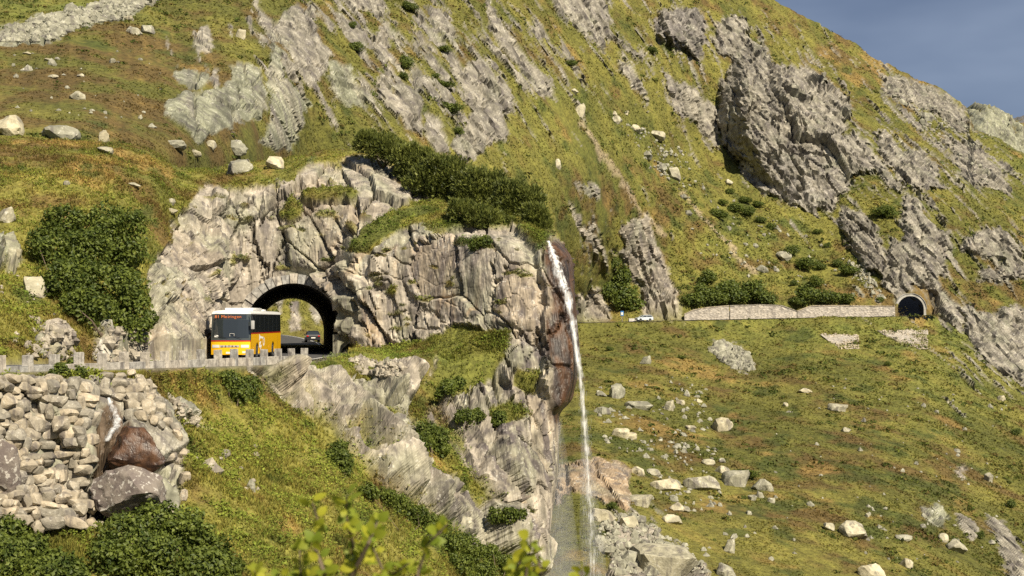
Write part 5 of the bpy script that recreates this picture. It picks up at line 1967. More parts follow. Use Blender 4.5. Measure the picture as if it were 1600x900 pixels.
# prototypes for the bushes of the far slopes
protos = []
for i in range(5):
    rng = random.Random(200 + i)
    lob = [(rng.uniform(-.5, .5), rng.uniform(-.4, .4), rng.uniform(-.35, .3), rng.uniform(0.35, 0.6)) for _ in range(8)]
    protos.append(foliage_mesh('crown', lob, 1500, 0.085, 210 + i, M['alder']))
_e = bpy.data.objects.new('tmp', None)
stem_o = stems_for(None, [(0, 0, 0.1, .5), (.3, .1, .2, .4), (-.3, 0, .1, .4)], 0.05, 5, 3)
stem_mesh = stem_o.data
bpy.data.objects.remove(stem_o)
bpy.data.objects.remove(_e)
FAR_BUSH = [  # px, py, w, h, label, group
    (965, 432, 46, 48, 'upper alder of the green clump beside the pale rock rib by the far road', 'g1'),
    (978, 466, 58, 52, 'lower alder of the green clump beside the pale rock rib by the far road', 'g1'),
    (952, 452, 34, 44, 'alder on the left side of the clump beside the pale rock rib', 'g1'),
    (958, 410, 24, 22, 'small alder on top of the clump beside the pale rock rib', 'g1'),
    *[(x, y, w, h, 'alder in the long hedge-like clump above the first wall sections', 'g2') for x, y, w, h in
      ((1082, 466, 38, 28), (1104, 456, 44, 40), (1108, 432, 34, 26), (1136, 450, 48, 42), (1150, 462, 46, 34), (1172, 452, 48, 42), (1196, 462, 42, 32), (1125, 466, 40, 26))],
    *[(x, y, w, h, 'alder in the loose clump above the wall near the far tunnel', 'g3') for x, y, w, h in
      ((1262, 458, 44, 36), (1290, 463, 44, 30), (1318, 466, 40, 26), (1240, 470, 16, 12), (1276, 440, 28, 24), (1250, 470, 26, 20))],
    *[(x, y, w, h, 'bush in the loose row above the long wall section', 'g4') for x, y, w, h in
      ((1237, 390, 26, 20), (1258, 411, 36, 26), (1282, 414, 20, 16), (1240, 442, 16, 12))],
    (1326, 421, 36, 22, 'right bush of the pair on the slope below the left rock pillar', 'g5'),
    (1309, 411, 20, 15, 'left bush of the pair on the slope below the left rock pillar', 'g5'),
    (1375, 467, 12, 10, 'lone small bush close to the far portal wall', 'g5'),
    *[(x, y, w, h, 'small bush in the scatter of bushes below the big cliff', 'g6') for x, y, w, h in
      ((1123, 333, 34, 20), (1150, 324, 34, 18), (1170, 329, 24, 20), (1190, 343, 20, 13), (1205, 353, 16, 15), (1166, 311, 22, 14), (1130, 316, 20, 12), (1185, 318, 20, 14), (1140, 298, 16, 10))],
    (1278, 361, 15, 10, 'bush on the grass tongue beside the left rock pillar', 'g7'),
    (1293, 382, 13, 11, 'lower bush on the grass tongue beside the left rock pillar', 'g7'),
    (1380, 330, 46, 24, 'low green bush on the mossy shelf above the rock pillars', 'g7'),
    (892, 98, 24, 14, 'single bush high on the central grass strip', 'g7'),
    (1019, 78, 22, 15, 'bush below the dark knob of rock', 'g7'),
    (705, 168, 40, 24, 'largest bush among the ribs of the middle slope', 'g8'),
    (696, 131, 38, 15, 'flat bush above the largest bush of the middle slope', 'g8'),
    (693, 76, 26, 14, 'bush high among the ribs of the middle slope', 'g8'),
    (635, 96, 24, 30, 'upright dark bush left among the ribs of the middle slope', 'g8'),
    (631, 118, 18, 16, 'small bush under the upright dark bush', 'g8'),
    (555, 72, 26, 20, 'bush below the upper left ribs', 'g8'),
    (641, 9, 30, 18, 'bush at the top edge above the ribs', 'g8'),
    (715, 204, 22, 15, 'bush low among the ribs of the middle slope', 'g8'),
    (551, 38, 14, 16, 'tiny bush against the upper left ribs', 'g8'),
    (680, 118, 16, 10, 'tiny bush left of the flat bush', 'g8'),
    (1065, 558, 14, 8, 'dark tuft bush on the slope below the far wall', 'g9'),
    (953, 544, 14, 9, 'dark tuft bush close to the waterfall below the far road', 'g9'),
    (1388, 568, 14, 10, 'small bush below the larger slope wall', 'g9'),
    (1580, 786, 18, 20, 'lone dark bush near the right-hand crags', 'g9'),
    (1587, 674, 18, 14, 'dark bush at the right picture edge', 'g9'),
    (1168, 740, 40, 20, 'olive shrub growing over the large boulder group', 'g9'),
    (1530, 835, 18, 16, 'bush between the two small crags at lower right', 'g9'),
    (955, 790, 20, 14, 'small shrub at the foot of the orange rock block', 'g9'),
]
GN = {'g1': 'alders beside the pale rock rib', 'g2': 'alders above the first wall sections', 'g3': 'alders above the wall near the far tunnel', 'g4': 'upper row of bushes above the far road',
      'g5': 'bushes above the far portal wall', 'g6': 'bushes below the big cliff', 'g7': 'single bushes on the high slopes', 'g8': 'bushes among the ribs', 'g9': 'bushes on the lower right slope'}
RANKED = {(b[5], b[4]) for b in FAR_BUSH if sum(c[4] == b[4] for c in FAR_BUSH) > 1}
ORD = ['leftmost', 'second from left', 'third from left', 'fourth from left', 'fifth from left', 'sixth from left', 'seventh from left', 'eighth from left', 'ninth from left']
for i, (px, py, w, h, lab, g) in enumerate(FAR_BUSH):
    hit, n = ground(px, py + h * 0.35)
    m = hit.y / FPX
    e = empty('alder_bush', hit)
    c = mesh_obj('crown', protos[i % 5], e)
    c.scale = (w * m * 0.56, w * m * 0.42, h * m * 0.58)
    c.location = Vector(at(px, py, hit.y - w * m * 0.15)) - hit
    c.rotation_euler = (0, 0, random.uniform(-.5, .5) + random.choice((0, math.pi)))
    s = mesh_obj('stem', stem_mesh, e)
    s.scale = (w * m * 0.4, w * m * 0.4, h * m * 0.6)
    if (g, lab) in RANKED:
        q = sorted(b[0] for b in FAR_BUSH if b[4] == lab)
        k = q.index(px)
        lab = ORD[k] + ' ' + lab if k < len(q) - 1 else 'rightmost ' + lab
    tag(e, lab, 'bush', GN[g])
print('bushes', round(time.time() - T0, 1))


# ------------------------------------------------------------------ grass and heath
def tufts(name, P, col, h, w, blades, seed, label):
    """blade triangles; P points, col base colours"""
    rng = np.random.default_rng(seed)
    n = len(P)
    N = n * blades
    B = np.repeat(P, blades, 0)
    H = np.repeat(h, blades) * rng.uniform(0.55, 1.25, N)
    W = np.repeat(w, blades) * rng.uniform(0.6, 1.3, N)
    a = rng.uniform(0, 6.283, N)
    lean = rng.uniform(0.1, 0.9, N)
    d = np.stack([np.cos(a), np.sin(a), np.zeros(N)], 1)
    t = np.stack([-np.sin(a), np.cos(a), np.zeros(N)], 1)
    B = B + d * (np.repeat(h, blades) * rng.uniform(0, .5, N))[:, None]
    B[:, 2] -= 0.04
    tip = B + d * (H * lean)[:, None] + np.array([0, 0, 1.0]) * (H * np.sqrt(1 - 0.6 * lean ** 2))[:, None]
    V = np.stack([B - t * W[:, None], B + t * W[:, None], tip], 1).reshape(-1, 3)
    k = rng.normal(1.0, 0.15, (N, 1)) * np.array([[1, 1, 1]]) + rng.normal(0, 0.05, (N, 3))
    k *= np.repeat(rng.normal(1.05, 0.14, n), blades)[:, None]
    C = np.repeat(np.repeat(col, blades, 0) * np.clip(k, 0.35, 1.9), 3, 0)
    me = np_mesh(name, V, np.arange(N * 3).reshape(-1, 3), False, (M['turf'],), {'alb': C})
    return tag(mesh_obj(name, me), label, 'grass', kind='stuff')


def scatter(G, rock, ok, n, seed):
    nr, nc = G.shape[:2]
    rng = np.random.default_rng(seed)
    rk = rock.reshape(nr, nc)
    good = ((rk < 0.45) & ok.reshape(nr, nc))[:-1, :-1]
    ii = np.flatnonzero(good.ravel())
    c = rng.choice(ii, n)
    r, q = c // (nc - 1), c % (nc - 1)
    u, v = rng.random(n)[:, None], rng.random(n)[:, None]
    P = (G[r, q] * (1 - u) + G[r, q + 1] * u) * (1 - v) + (G[r + 1, q] * (1 - u) + G[r + 1, q + 1] * u) * v
    return P, r * nc + q


def plant_ground():
    G, px, py, rock, alb, N, nr, nc = MOUNT
    ok = (px > -60) & (px < 1660) & (py > -40) & (py < 960)
    # hidden behind the knoll and the near bank
    hid = (px < 850) & (py > np.interp(px, [0, 250, 300, 460, 640, 860], [245, 250, 300, 300, 320, 400])) & ~((px > 395) & (px < 515) & (py > 440) & (py < 560))
    dr, zr = road_dist(G.reshape(-1, 3), ROADC[RS > 165])
    d2, z2 = road_dist(G.reshape(-1, 3), FROADC)
    ok &= ~hid & (dr > 3.8) & (d2 > 3.2)
    P, i = scatter(G, rock, ok, 90000, 1)
    Y = P[:, 1]
    rng = np.random.default_rng(2)
    patch = np.clip(0.8 + 1.1 * fbm(P / 6 + 8, 3), 0.35, 1.8)
    tufts('heath', P, alb[i] * 1.2, 0.27 * patch * np.clip(Y / 260, 0.6, 1.3), 0.12 * np.clip(Y / 260, 0.6, 1.4), 5, 3, 'grass and heath covering the mountain slopes')
    # dwarf shrubs in loose patches
    P, i = scatter(G, rock, ok, 6500, 9)
    keep = (fbm(P / 14 + 3, 3) + 0.6 * fbm(P / 4 + 31, 2)) > 0.12
    P, i = P[keep], i[keep]
    m_ = 13
    n = len(P) * m_
    R_ = rng.uniform(0.3, 0.8, len(P)) * np.clip(P[:, 1] / 260, 0.6, 1.3)
    d = rng.normal(size=(n, 3))
    d[:, 2] = np.abs(d[:, 2]) * 0.8
    d /= np.linalg.norm(d, axis=1)[:, None]
    rr = np.repeat(R_, m_)[:, None]
    B = np.repeat(P, m_, 0) + d * rr * np.array([1.2, 1.0, 0.65])
    nv = d + rng.normal(size=(n, 3)) * 0.4
    nv /= np.linalg.norm(nv, axis=1)[:, None]
    u = np.cross(nv, rng.normal(size=(n, 3)))
    u /= np.linalg.norm(u, axis=1)[:, None]
    v = np.cross(nv, u)
    s = rr * rng.uniform(0.28, 0.5, (n, 1))
    V = np.stack([B + u * s, B + v * s * .7, B - u * s, B - v * s * .7], 1).reshape(-1, 3)
    kind = np.repeat(rng.random(len(P)), m_)[:, None]
    c = np.where(kind < 0.55, np.array([[0.062, 0.080, 0.016]]), np.where(kind < 0.8, np.array([[0.110, 0.085, 0.024]]), np.array([[0.100, 0.115, 0.022]])))
    c = c * rng.normal(1.0, 0.25, (n, 1)).clip(0.4, 1.7)
    me = np_mesh('dwarf_shrubs', V, np.arange(n * 4).reshape(-1, 4), False, (M['turf'],), {'alb': np.repeat(c, 4, 0)})
    tag(mesh_obj('dwarf_shrubs', me), 'patches of low heather and juniper on the mountain slopes', 'heather', kind='stuff')
    G, px, py, rock, alb, N, S, U = GORGE
    dr, zr = road_dist(G.reshape(-1, 3), ROADC)
    ok = (px > -40) & (px < 905) & (py < 960) & (S < 12.2) & ~((dr < 4.3) & (S > 4.7) & (S < 7.3) & (U < 545)) & (U < 895)
    ok &= ~((S > 4.55) & (S < 6.2) & (U < 480))
    top, d, a, zz = arch_inside(G.reshape(-1, 3), 0.5)
    ok &= ~((top > 0) & (np.abs(d) < 8))
    P, i = scatter(G, rock, ok, 62000, 4)
    patch = np.clip(0.75 + 1.2 * fbm(P / 2.2 + 8, 3), 0.3, 1.8)
    tufts('meadow_grass', P, alb[i] * 1.42, 0.24 * patch, np.full(len(P), 0.034), 6, 5, 'tufted grass and heather on the banks around the road and knoll')
    # broad-leaved herbs among the grass
    P, i = scatter(G, rock, ok, 30000, 6)
    keep = fbm(P / 1.8 + 31, 3) > 0.0
    P, i = P[keep], i[keep]
    n = len(P) * 5
    B = np.repeat(P, 5, 0) + rng.normal(size=(n, 3)) * np.array([0.14, 0.14, 0.07]) + np.array([0, 0, 0.12])
    nv = rng.normal(size=(n, 3)) * 0.6 + np.array([0, -0.3, 0.9])
    nv /= np.linalg.norm(nv, axis=1)[:, None]
    u = np.cross(nv, rng.normal(size=(n, 3)))
    u /= np.linalg.norm(u, axis=1)[:, None]
    v = np.cross(nv, u)
    s = rng.uniform(0.04, 0.10, (n, 1))
    V = np.stack([B + u * s, B + v * s * .55, B - u * s, B - v * s * .55], 1).reshape(-1, 3)
    c = np.repeat(alb[i], 5, 0) * rng.normal(1.0, 0.25, (n, 1)).clip(0.4, 1.7) * np.array([1.05, 1.32, 0.95])
    me = np_mesh('herbs', V, np.arange(n * 4).reshape(-1, 4), False, (M['turf'],), {'alb': np.repeat(c, 4, 0)})
    tag(mesh_obj('herbs', me), 'low leafy herbs growing among the near grass', 'herbs', kind='stuff')


plant_ground()
print('plants', round(time.time() - T0, 1))


# =================================================================== WATER
def strands(name, path, n, width, wlen, thick, seed, mat, parent, loc, dens=None):
    """thin falling threads of water along a path of world points"""
    rng = np.random.default_rng(seed)
    Pth = np.array([tuple(p) for p in path], float) - np.array(loc)
    s = np.r_[0, np.cumsum(np.linalg.norm(np.diff(Pth, axis=0), axis=1))]
    t0 = rng.random(n) * s[-1] if dens is None else rng.choice(np.linspace(0, s[-1], len(dens)), n, p=np.array(dens) / sum(dens)) + rng.uniform(-.55, .55, n) * s[-1] / (len(dens) - 1)
    ln = rng.uniform(0.4, 1.3, n) * wlen
    ox = rng.normal(size=n)
    oy = rng.normal(size=n) * 0.12
    def pos(t):
        q = np.stack([np.interp(t, s, Pth[:, k]) for k in range(3)], 1)
        wd = np.interp(t, np.linspace(0, s[-1], len(width)), width)
        q[:, 0] += ox * wd
        q[:, 1] += oy
        return q
    a, m, e = pos(t0), pos(t0 + ln * .45), pos(t0 + ln)
    th = (rng.uniform(0.5, 1.4, n) * thick)[:, None]
    ring = [m + th * np.array([[math.cos(k), math.sin(k), 0]]) for k in (0.3, 2.4, 4.5)]
    V = np.stack([a, *ring, e], 1).reshape(-1, 3)
    f = np.array([(0, 1, 2), (0, 2, 3), (0, 3, 1), (4, 2, 1), (4, 3, 2), (4, 1, 3)])
    F = (f[None] + np.arange(n)[:, None, None] * 5).reshape(-1, 3)
    return tag(mesh_obj(name, np_mesh(name, V, F, True, (mat,)), parent), kind='stuff')


lip = []
for px, py in ((856, 378), (858, 386), (861, 394), (865, 406), (869, 418), (873, 430), (877, 442), (881, 456), (885, 470), (888, 484), (892, 500)):
    h, n = ground(px, py, 'N')
    lip.append(h + Vector((0.04, -0.45, 0.05)))
Yf = lip[-1].y - 0.3
fall = lip + [Vector(at(px, py, Yf)) for px, py in ((898, 530), (903, 565), (908, 605), (912, 650), (916, 710), (920, 780), (924, 850), (928, 930))]
wf = empty('waterfall', lip[0])
tag(wf, 'tall thin white waterfall dropping from the knoll past brown wet rock', 'waterfall')


def veil(path, widths, seed, dy, parent, loc, f0, f1, twist=0.0):
    """a curved sheet of falling water; 'edge' fades its sides, 'flow' thins it on the way down"""
    P = np.array([tuple(p) for p in path], float)
    s_ = np.r_[0, np.cumsum(np.linalg.norm(np.diff(P, axis=0), axis=1))]
    n = int(s_[-1] / 0.12)
    tt = np.linspace(0, s_[-1], n)
    Q = np.stack([np.interp(tt, s_, P[:, k]) for k in range(3)], 1)
    wd = np.interp(tt, np.linspace(0, s_[-1], len(widths)), widths)
    u = np.linspace(-1, 1, 13)
    j = fbm(np.stack([tt * 0.7, tt * 0 + seed, tt * 0], 1), 3) * 0.5
    V = np.zeros((n, 13, 3))
    V[..., 0] = Q[:, :1] + (u[None] + j[:, None]) * wd[:, None]
    V[..., 1] = Q[:, 1:2] + dy + (u[None] ** 2) * wd[:, None] * 0.5 + twist * u[None] * wd[:, None]
    V[..., 2] = Q[:, 2:3]
    V[..., 1] += fbm(V.reshape(-1, 3) * np.array([5, 5, 1.2]) + seed, 3).reshape(n, 13) * 0.08
    ed = np.broadcast_to(np.abs(u)[None] ** 2, (n, 13)).ravel()
    fl = np.repeat(np.linspace(f0, f1, n), 13)
    me = np_mesh('water_veil', V.reshape(-1, 3) - np.array(loc), grid_faces(n, 13), True, (M['veil'],), {'edge': ed, 'flow': fl})
    return mesh_obj('water_veil', me, parent)


veil(fall[:13], [0.20, 0.44, 0.46, 0.38, 0.30], 1, -0.05, wf, lip[0], 0.0, 0.45)
veil(fall[:13], [0.12, 0.22, 0.26, 0.22, 0.20], 2, -0.25, wf, lip[0], 0.35, 0.6, 0.4)
veil(fall[12:], [0.30, 0.32, 0.36, 0.42, 0.48, 0.55], 3, -0.05, wf, lip[0], 0.45, 1.05)
veil(fall[12:], [0.16, 0.18, 0.20, 0.25, 0.30, 0.36], 4, -0.30, wf, lip[0], 0.7, 1.15, 0.4)
strands('falling_threads', fall[6:], 1500, [0.08, 0.12, 0.16, 0.22, 0.30, 0.36], 0.5, 0.010, 2, M['thin_water'], wf, lip[0])
ms = [Vector(at(px, py, Yf + 0.6)) for px, py in ((875, 652), (874, 700), (873, 760), (871, 820), (870, 880), (869, 950))]
strands('dripping_threads', ms, 220, [0.08, 0.14, 0.22, 0.3, 0.36], 1.0, 0.008, 3, M['thin_water'], wf, lip[0])
t = NT('mist')
t.n.remove(t.bsdf)
pv = t.node('ShaderNodeVolumePrincipled')
pv.inputs['Color'].default_value = (0.95, 0.97, 1.0, 1)
pv.inputs['Density'].default_value = 0.13
t.l.new(pv.outputs[0], t.out.inputs['Volume'])
M['mist'] = t.m


def mist_column(path, radii):
    b = MB()
    b.tube([p - lip[0] for p in path], radii, 14)
    return b.build('mist', M['mist'], wf, True)


mist_column([*ms[:-1], Vector(at(870, 915, Yf + .6))], [0.15, 0.5, 0.9, 1.3, 1.7, 1.9])
mist_column([p + Vector((0.05, 0.9, 0)) for p in fall[14:]], [0.2, 0.45, 0.65, 0.9, 1.1, 1.2][:len(fall[14:])])
st = []
for px, py in ((173, 622), (178, 636), (184, 650), (188, 664), (180, 674), (170, 690)):
    h, n = ground(px, py, 'N')
    st.append(h + Vector((0, -0.40, 0.05)))
brook = empty('brook_cascade', st[0])
tag(brook, 'small white cascade spilling onto the wet brown boulder below the parapet', 'cascade')
veil(st, [0.12, 0.2, 0.24, 0.2, 0.1], 6, 0.0, brook, st[0], 0.1, 0.3)
strands('falling_threads', st, 300, [0.07, 0.10, 0.13, 0.12, 0.07], 0.4, 0.007, 4, M['thin_water'], brook, st[0])

# =================================================================== FOREGROUND SPRIGS (out of focus)
def leaf_data():
    n = 9
    V, F = [], []
    for i in range(n):
        t = i / (n - 1)
        w = 0.36 * math.sin(math.pi * t ** 0.8) ** 0.8 if 0 < t < 1 else 0.0
        z = -0.18 * (t - .3) ** 2
        V += [(-w, t, z + 0.10 * w), (0, t, z), (w, t, z + 0.10 * w)]
    for i in range(n - 1):
        for k in (0, 1):
            F.append((i * 3 + k, i * 3 + k + 1, (i + 1) * 3 + k + 1, (i + 1) * 3 + k))
    return np.array(V), np.array(F)


LV, LF = leaf_data()


def sprig(label, twigs, seed, D):
    rng = np.random.default_rng(seed)
    bx, by = twigs[0][0]
    gz = -1.7 - 0.30 * (D - 1)
    root_p = Vector((float(at(bx, by, D)[0]), D, gz))
    root = empty('young_alder', root_p)
    tb = MB()
    Vs, Fs, Ts = [], [], []
    off = 0
    for path in twigs:
        pts = [Vector(at(px, py, D + rng.uniform(-.12, .12))) - root_p for px, py in path]
        if path[0][1] > 905:
            pts = [Vector((pts[0].x * 0.3, 0, -0.05)), Vector((pts[0].x * 0.8, 0.05, pts[0].z * 0.55))] + pts
        tb.tube(pts, [lerp(0.009, 0.002, i / (len(pts) - 1)) for i in range(len(pts))], 6)
        P = np.array([tuple(p) for p in pts[-len(path):]])
        s = np.r_[0, np.cumsum(np.linalg.norm(np.diff(P, axis=0), axis=1))]
        for t in np.arange(0.02, s[-1] + 0.01, 0.012):
            c = np.array([np.interp(t, s, P[:, k]) for k in range(3)])
            for _ in range(rng.integers(1, 3)):
                y = rng.normal(size=3) * 0.8 + np.array([0, -0.2, 0.35])
                y /= np.linalg.norm(y)
                x = np.cross(y, rng.normal(size=3) + np.array([0, -1.2, 0.8]))
                x /= np.linalg.norm(x)
                z = np.cross(x, y)
                sz = rng.uniform(0.022, 0.047)
                Vs.append(c + y * 0.008 + (LV[:, :1] * x + LV[:, 1:2] * y + LV[:, 2:] * z) * sz)
                Fs.append(LF + off)
                Ts.append(np.full(len(LV), rng.random()))
                off += len(LV)
    tb.build('stem', M['bark'], root)
    me = np_mesh('leaves', np.concatenate(Vs), np.concatenate(Fs), True, (M['birch'],), {'tint': np.concatenate(Ts)})
    mesh_obj('leaves', me, root)
    tag(root, label, 'shrub', 'out of focus sprigs at the bottom edge')


sprig('larger yellow-green leafy sprigs out of focus at the bottom edge',
      [[(545, 960), (548, 900), (552, 850), (540, 805), (542, 775)], [(520, 960), (505, 890), (490, 850), (497, 815), (488, 785)], [(550, 900), (575, 850), (590, 815)],
       [(600, 960), (598, 890), (580, 850)], [(640, 960), (655, 890), (668, 850), (700, 818)], [(545, 930), (470, 900), (468, 860)], [(560, 960), (610, 900), (640, 880)]], 5, 4.1)
sprig('smaller yellow-green leafy sprig out of focus near the waterfall foot', [[(820, 960), (822, 900), (828, 860), (830, 832)], [(815, 960), (800, 905), (812, 880)], [(830, 950), (845, 895), (838, 860)]], 6, 4.3)
sprig('lone leaf tips poking into the bottom edge left of the large sprigs', [[(405, 990), (402, 915), (398, 893)], [(420, 990), (425, 915), (440, 900)]], 8, 4.0)
sprig('single leaf tip poking into the bottom edge under the falling water', [[(908, 990), (908, 915), (909, 893)]], 9, 4.4)
print('water', round(time.time() - T0, 1))

# =================================================================== VEHICLES
def glossy(name, col, rough=0.3, metal=0.0, coat=0.6):
    return simple(name, col, rough, 0, metal=metal, spec=0.5, coat=coat)


M['bus_yellow'] = glossy('bus_yellow_paint', (0.84, 0.46, 0.006), 0.35)
M['bus_red'] = glossy('bus_red_stripe', (0.42, 0.018, 0.012), 0.35)
M['bus_white'] = glossy('bus_white_roof', (0.74, 0.74, 0.72), 0.4)
M['bus_black'] = glossy('bus_black_trim', (0.012, 0.012, 0.014), 0.3)
M['glass'] = glossy('tinted_glass', (0.022, 0.027, 0.030), 0.05, 0, 1.0)
M['chrome'] = simple('chrome_letter', (0.6, 0.6, 0.6), 0.25, metal=1.0)
M['lamp'] = glossy('headlamp_glass', (0.62, 0.62, 0.60), 0.12)
M['rubber'] = simple('tyre_rubber', (0.018, 0.018, 0.018), 0.85)
M['rim'] = simple('wheel_rim', (0.45, 0.45, 0.44), 0.4, metal=0.7)
M['white_print'] = simple('white_print', (0.72, 0.71, 0.66), 0.5)
M['grey_plastic'] = simple('mirror_shell', (0.35, 0.35, 0.34), 0.5)
t = NT('led_letters')
t.base((0.5, 0.14, 0.04))
t.set(t.bsdf.inputs['Emission Color'], (1.0, 0.30, 0.08))
t.bsdf.inputs['Emission Strength'].default_value = 0.12
M['led'] = t.m


def text(body, size, mat, parent, loc, rot, name, sx=1.0):
    cu = bpy.data.curves.new(name, 'FONT')
    cu.body = body
    cu.size = size
    cu.extrude = 0.004
    cu.align_x = 'CENTER'
    cu.align_y = 'CENTER'
    cu.materials.append(mat)
    tmp = bpy.data.objects.new(name, cu)
    COL.objects.link(tmp)
    bpy.context.view_layer.update()
    me = bpy.data.meshes.new_from_object(tmp.evaluated_get(bpy.context.evaluated_depsgraph_get()))
    bpy.data.objects.remove(tmp)
    me.name = name
    o = bpy.data.objects.new(name, me)
    o.location = loc
    o.rotation_euler = rot
    o.scale = (sx, 1, 1)
    return link(o, parent)


def wheel(parent, c, r, w, side):
    e = MB()
    e.lathe([(-w / 2, r * .62), (-w / 2, r * .93), (-w * .36, r), (w * .36, r), (w / 2, r * .93), (w / 2, r * .62)], (0, 0, 0), 'x', 24)
    ty = e.build('wheel', M['rubber'], parent, True)
    ty.location = c
    b = MB()
    b.lathe([(side * w * .30, 0.02), (side * w * .30, r * .30), (side * w * .18, r * .38), (side * w * .22, r * .52), (side * w * .50, r * .60), (side * w * .515, r * .66), (side * w * .44, r * .665)], (0, 0, 0), 'x', 20)
    b.build('rim', M['rim'], ty, True)
    b = MB()
    for k in range(8):
        a = k * math.pi / 4
        b.box((side * w * .26, math.cos(a) * r * .22, math.sin(a) * r * .22), (0.05, 0.05, 0.05))
    b.build('wheel_bolts', M['rim'], ty)
    return ty


def front_panel(z0, z1, mat, name, parent, proud=0.0, x0=-1.27, x1=1.27, bot=None, thick=0.18):
    def yy(x, z):
        return -0.24 * (1 - abs(x / 1.275) ** 3.2) + 0.13 * max(0.0, z - 1.25) - proud + (0.05 * max(0, 0.6 - z))
    nx, nz = 18, 5
    V, F = [], []
    for j in range(nz + 1):
        z = lerp(z0, z1, j / nz)
        for i in range(nx + 1):
            x = lerp(x0, x1, i / nx)
            V.append((x, yy(x, z), z))
    n = nx + 1
    F = grid_faces(nz + 1, n).tolist()
    o = len(V)
    for (x, y, z) in V[:]:
        V.append((x, y + thick, z))
    F += [[a + o for a in f[::-1]] for f in F]
    for j in range(nz):
        F += [[j * n, (j + 1) * n, (j + 1) * n + o, j * n + o], [(j + 1) * n - 1, (j + 1) * n - 1 + o, (j + 2) * n - 1 + o, (j + 2) * n - 1]]
    for i in range(nx):
        F += [[i, i + o, i + 1 + o, i + 1], [nz * n + i, nz * n + i + 1, nz * n + i + 1 + o, nz * n + i + o]]
    me = np_mesh(name, np.array(V), np.array(F), True, (mat,))
    me.set_sharp_from_angle(angle=R(40))
    return mesh_obj(name, me, parent)


bus = empty('bus', (-18.18, 92.0, -2.575), 0)
tag(bus, 'yellow coach with white roof and red stripe coming out of the tunnel', 'bus')
AW = (2.45, 8.65)


def arch_pts(c, r, zc, z0):
    a0 = math.asin((z0 - zc) / r)
    return [(c - r * math.cos(a), zc + r * math.sin(a)) for a in [lerp(a0, math.pi - a0, k / 12) for k in range(13)]]


pts = [(0.06, 0.34)]
for c in AW:
    pts += arch_pts(c, 0.60, 0.50, 0.34)
pts += [(11.95, 0.34), (12.05, 1.0), (12.02, 1.66), (0.06, 1.66), (0.02, 1.2)]
b = MB()
b.extrude(pts, 'x', -1.27, 1.27)
b.build('body', M['bus_yellow'], bus)
b = MB()
b.box((0, 6.0, 0.95), (2.1, 11.6, 1.2))
b.build('chassis', M['bus_black'], bus)
b = MB()
b.extrude([(0.12, 1.745), (12.0, 1.745), (11.9, 2.96), (0.28, 2.96)], 'x', -1.262, 1.262)
b.build('window_band', M['bus_black'], bus)
b = MB()
b.extrude([(0.10, 1.664), (12.03, 1.664), (12.03, 1.741), (0.10, 1.741)], 'x', -1.276, 1.276)
b.build('red_stripe', M['bus_red'], bus)
roof_prof = [(-1.275, 2.964), (-1.275, 3.02), (-1.2, 3.12), (-1.0, 3.18), (-.5, 3.215), (0, 3.225), (.5, 3.215), (1.0, 3.18), (1.2, 3.12), (1.275, 3.02), (1.275, 2.964)]
b = MB()
b.extrude(roof_prof, 'y', 0.18, 12.0)
rf = b.build('roof', M['bus_white'], bus, True)
b = MB()
b.box((0, 4.4, 3.29), (1.9, 3.4, 0.20), bevel=0.08)
b.build('roof_unit', M['bus_white'], rf, True)
b = MB()
b.box((0, 9.2, 3.26), (1.2, 1.0, 0.12), bevel=0.05)
b.build('roof_hatch', M['bus_white'], rf, True)
front_panel(0.34, 0.70, M['bus_yellow'], 'front_bumper', bus)
front_panel(0.705, 1.18, M['bus_yellow'], 'nose', bus, -0.01)
front_panel(1.185, 1.26, M['bus_red'], 'red_stripe', bus, 0.002)
M['mask_grey'] = glossy('bus_mask_grey', (0.045, 0.055, 0.055), 0.25)
front_panel(1.265, 2.97, M['mask_grey'], 'front_mask', bus, -0.005)
front_panel(2.975, 3.10, M['bus_white'], 'front_visor', bus, -0.06, -1.22, 1.22)
ws = front_panel(1.42, 2.60, M['glass'], 'windscreen', bus, 0.012, -1.17, 1.17, thick=0.03)
front_panel(2.64, 2.93, M['glass'], 'destination_display', bus, 0.012, -1.05, 1.0, thick=0.03)
for ch, x in zip('81Meiringen', (-.96, -.80, -.50, -.30, -.16, -.07, .02, .14, .30, .46, .62)):
    text(ch, 0.27, M['led'], bus, (x, -0.075, 2.785), (R(90), 0, 0), 'letter', 1.12)
for k, ch in enumerate('SETRA'):
    text(ch, 0.15, M['chrome'], bus, (-0.50 + 0.22 * k, -0.262, 0.88), (R(90), 0, 0), 'letter', 1.5)
front_panel(0.79, 0.97, M['lamp'], 'headlight', bus, 0.012, 0.70, 1.18, thick=0.03)
front_panel(0.79, 0.97, M['lamp'], 'headlight', bus, 0.012, -1.18, -0.70, thick=0.03)
front_panel(0.82, 0.95, M['grey_plastic'], 'grille_bar', bus, 0.008, -0.66, 0.58, thick=0.02)
front_panel(0.40, 0.52, M['white_print'], 'number_plate', bus, 0.02, -0.26, 0.26, thick=0.02)
front_panel(1.47, 1.60, M['white_print'], 'windscreen_card', bus, 0.02, -1.04, -0.78, thick=0.02)
front_panel(0.44, 0.56, M['lamp'], 'fog_light', bus, 0.012, 0.78, 1.02, thick=0.02)
front_panel(0.44, 0.56, M['lamp'], 'fog_light', bus, 0.012, -1.02, -0.78, thick=0.02)
for x0, x1 in ((-0.15, -0.95), (0.75, 0.02)):
    b = MB()
    b.tube([(x0, -0.27, 1.40), (lerp(x0, x1, .6), -0.28, 1.52), (x1, -0.21, 1.72)], 0.012, 5)
    b.build('wiper', M['bus_black'], bus)
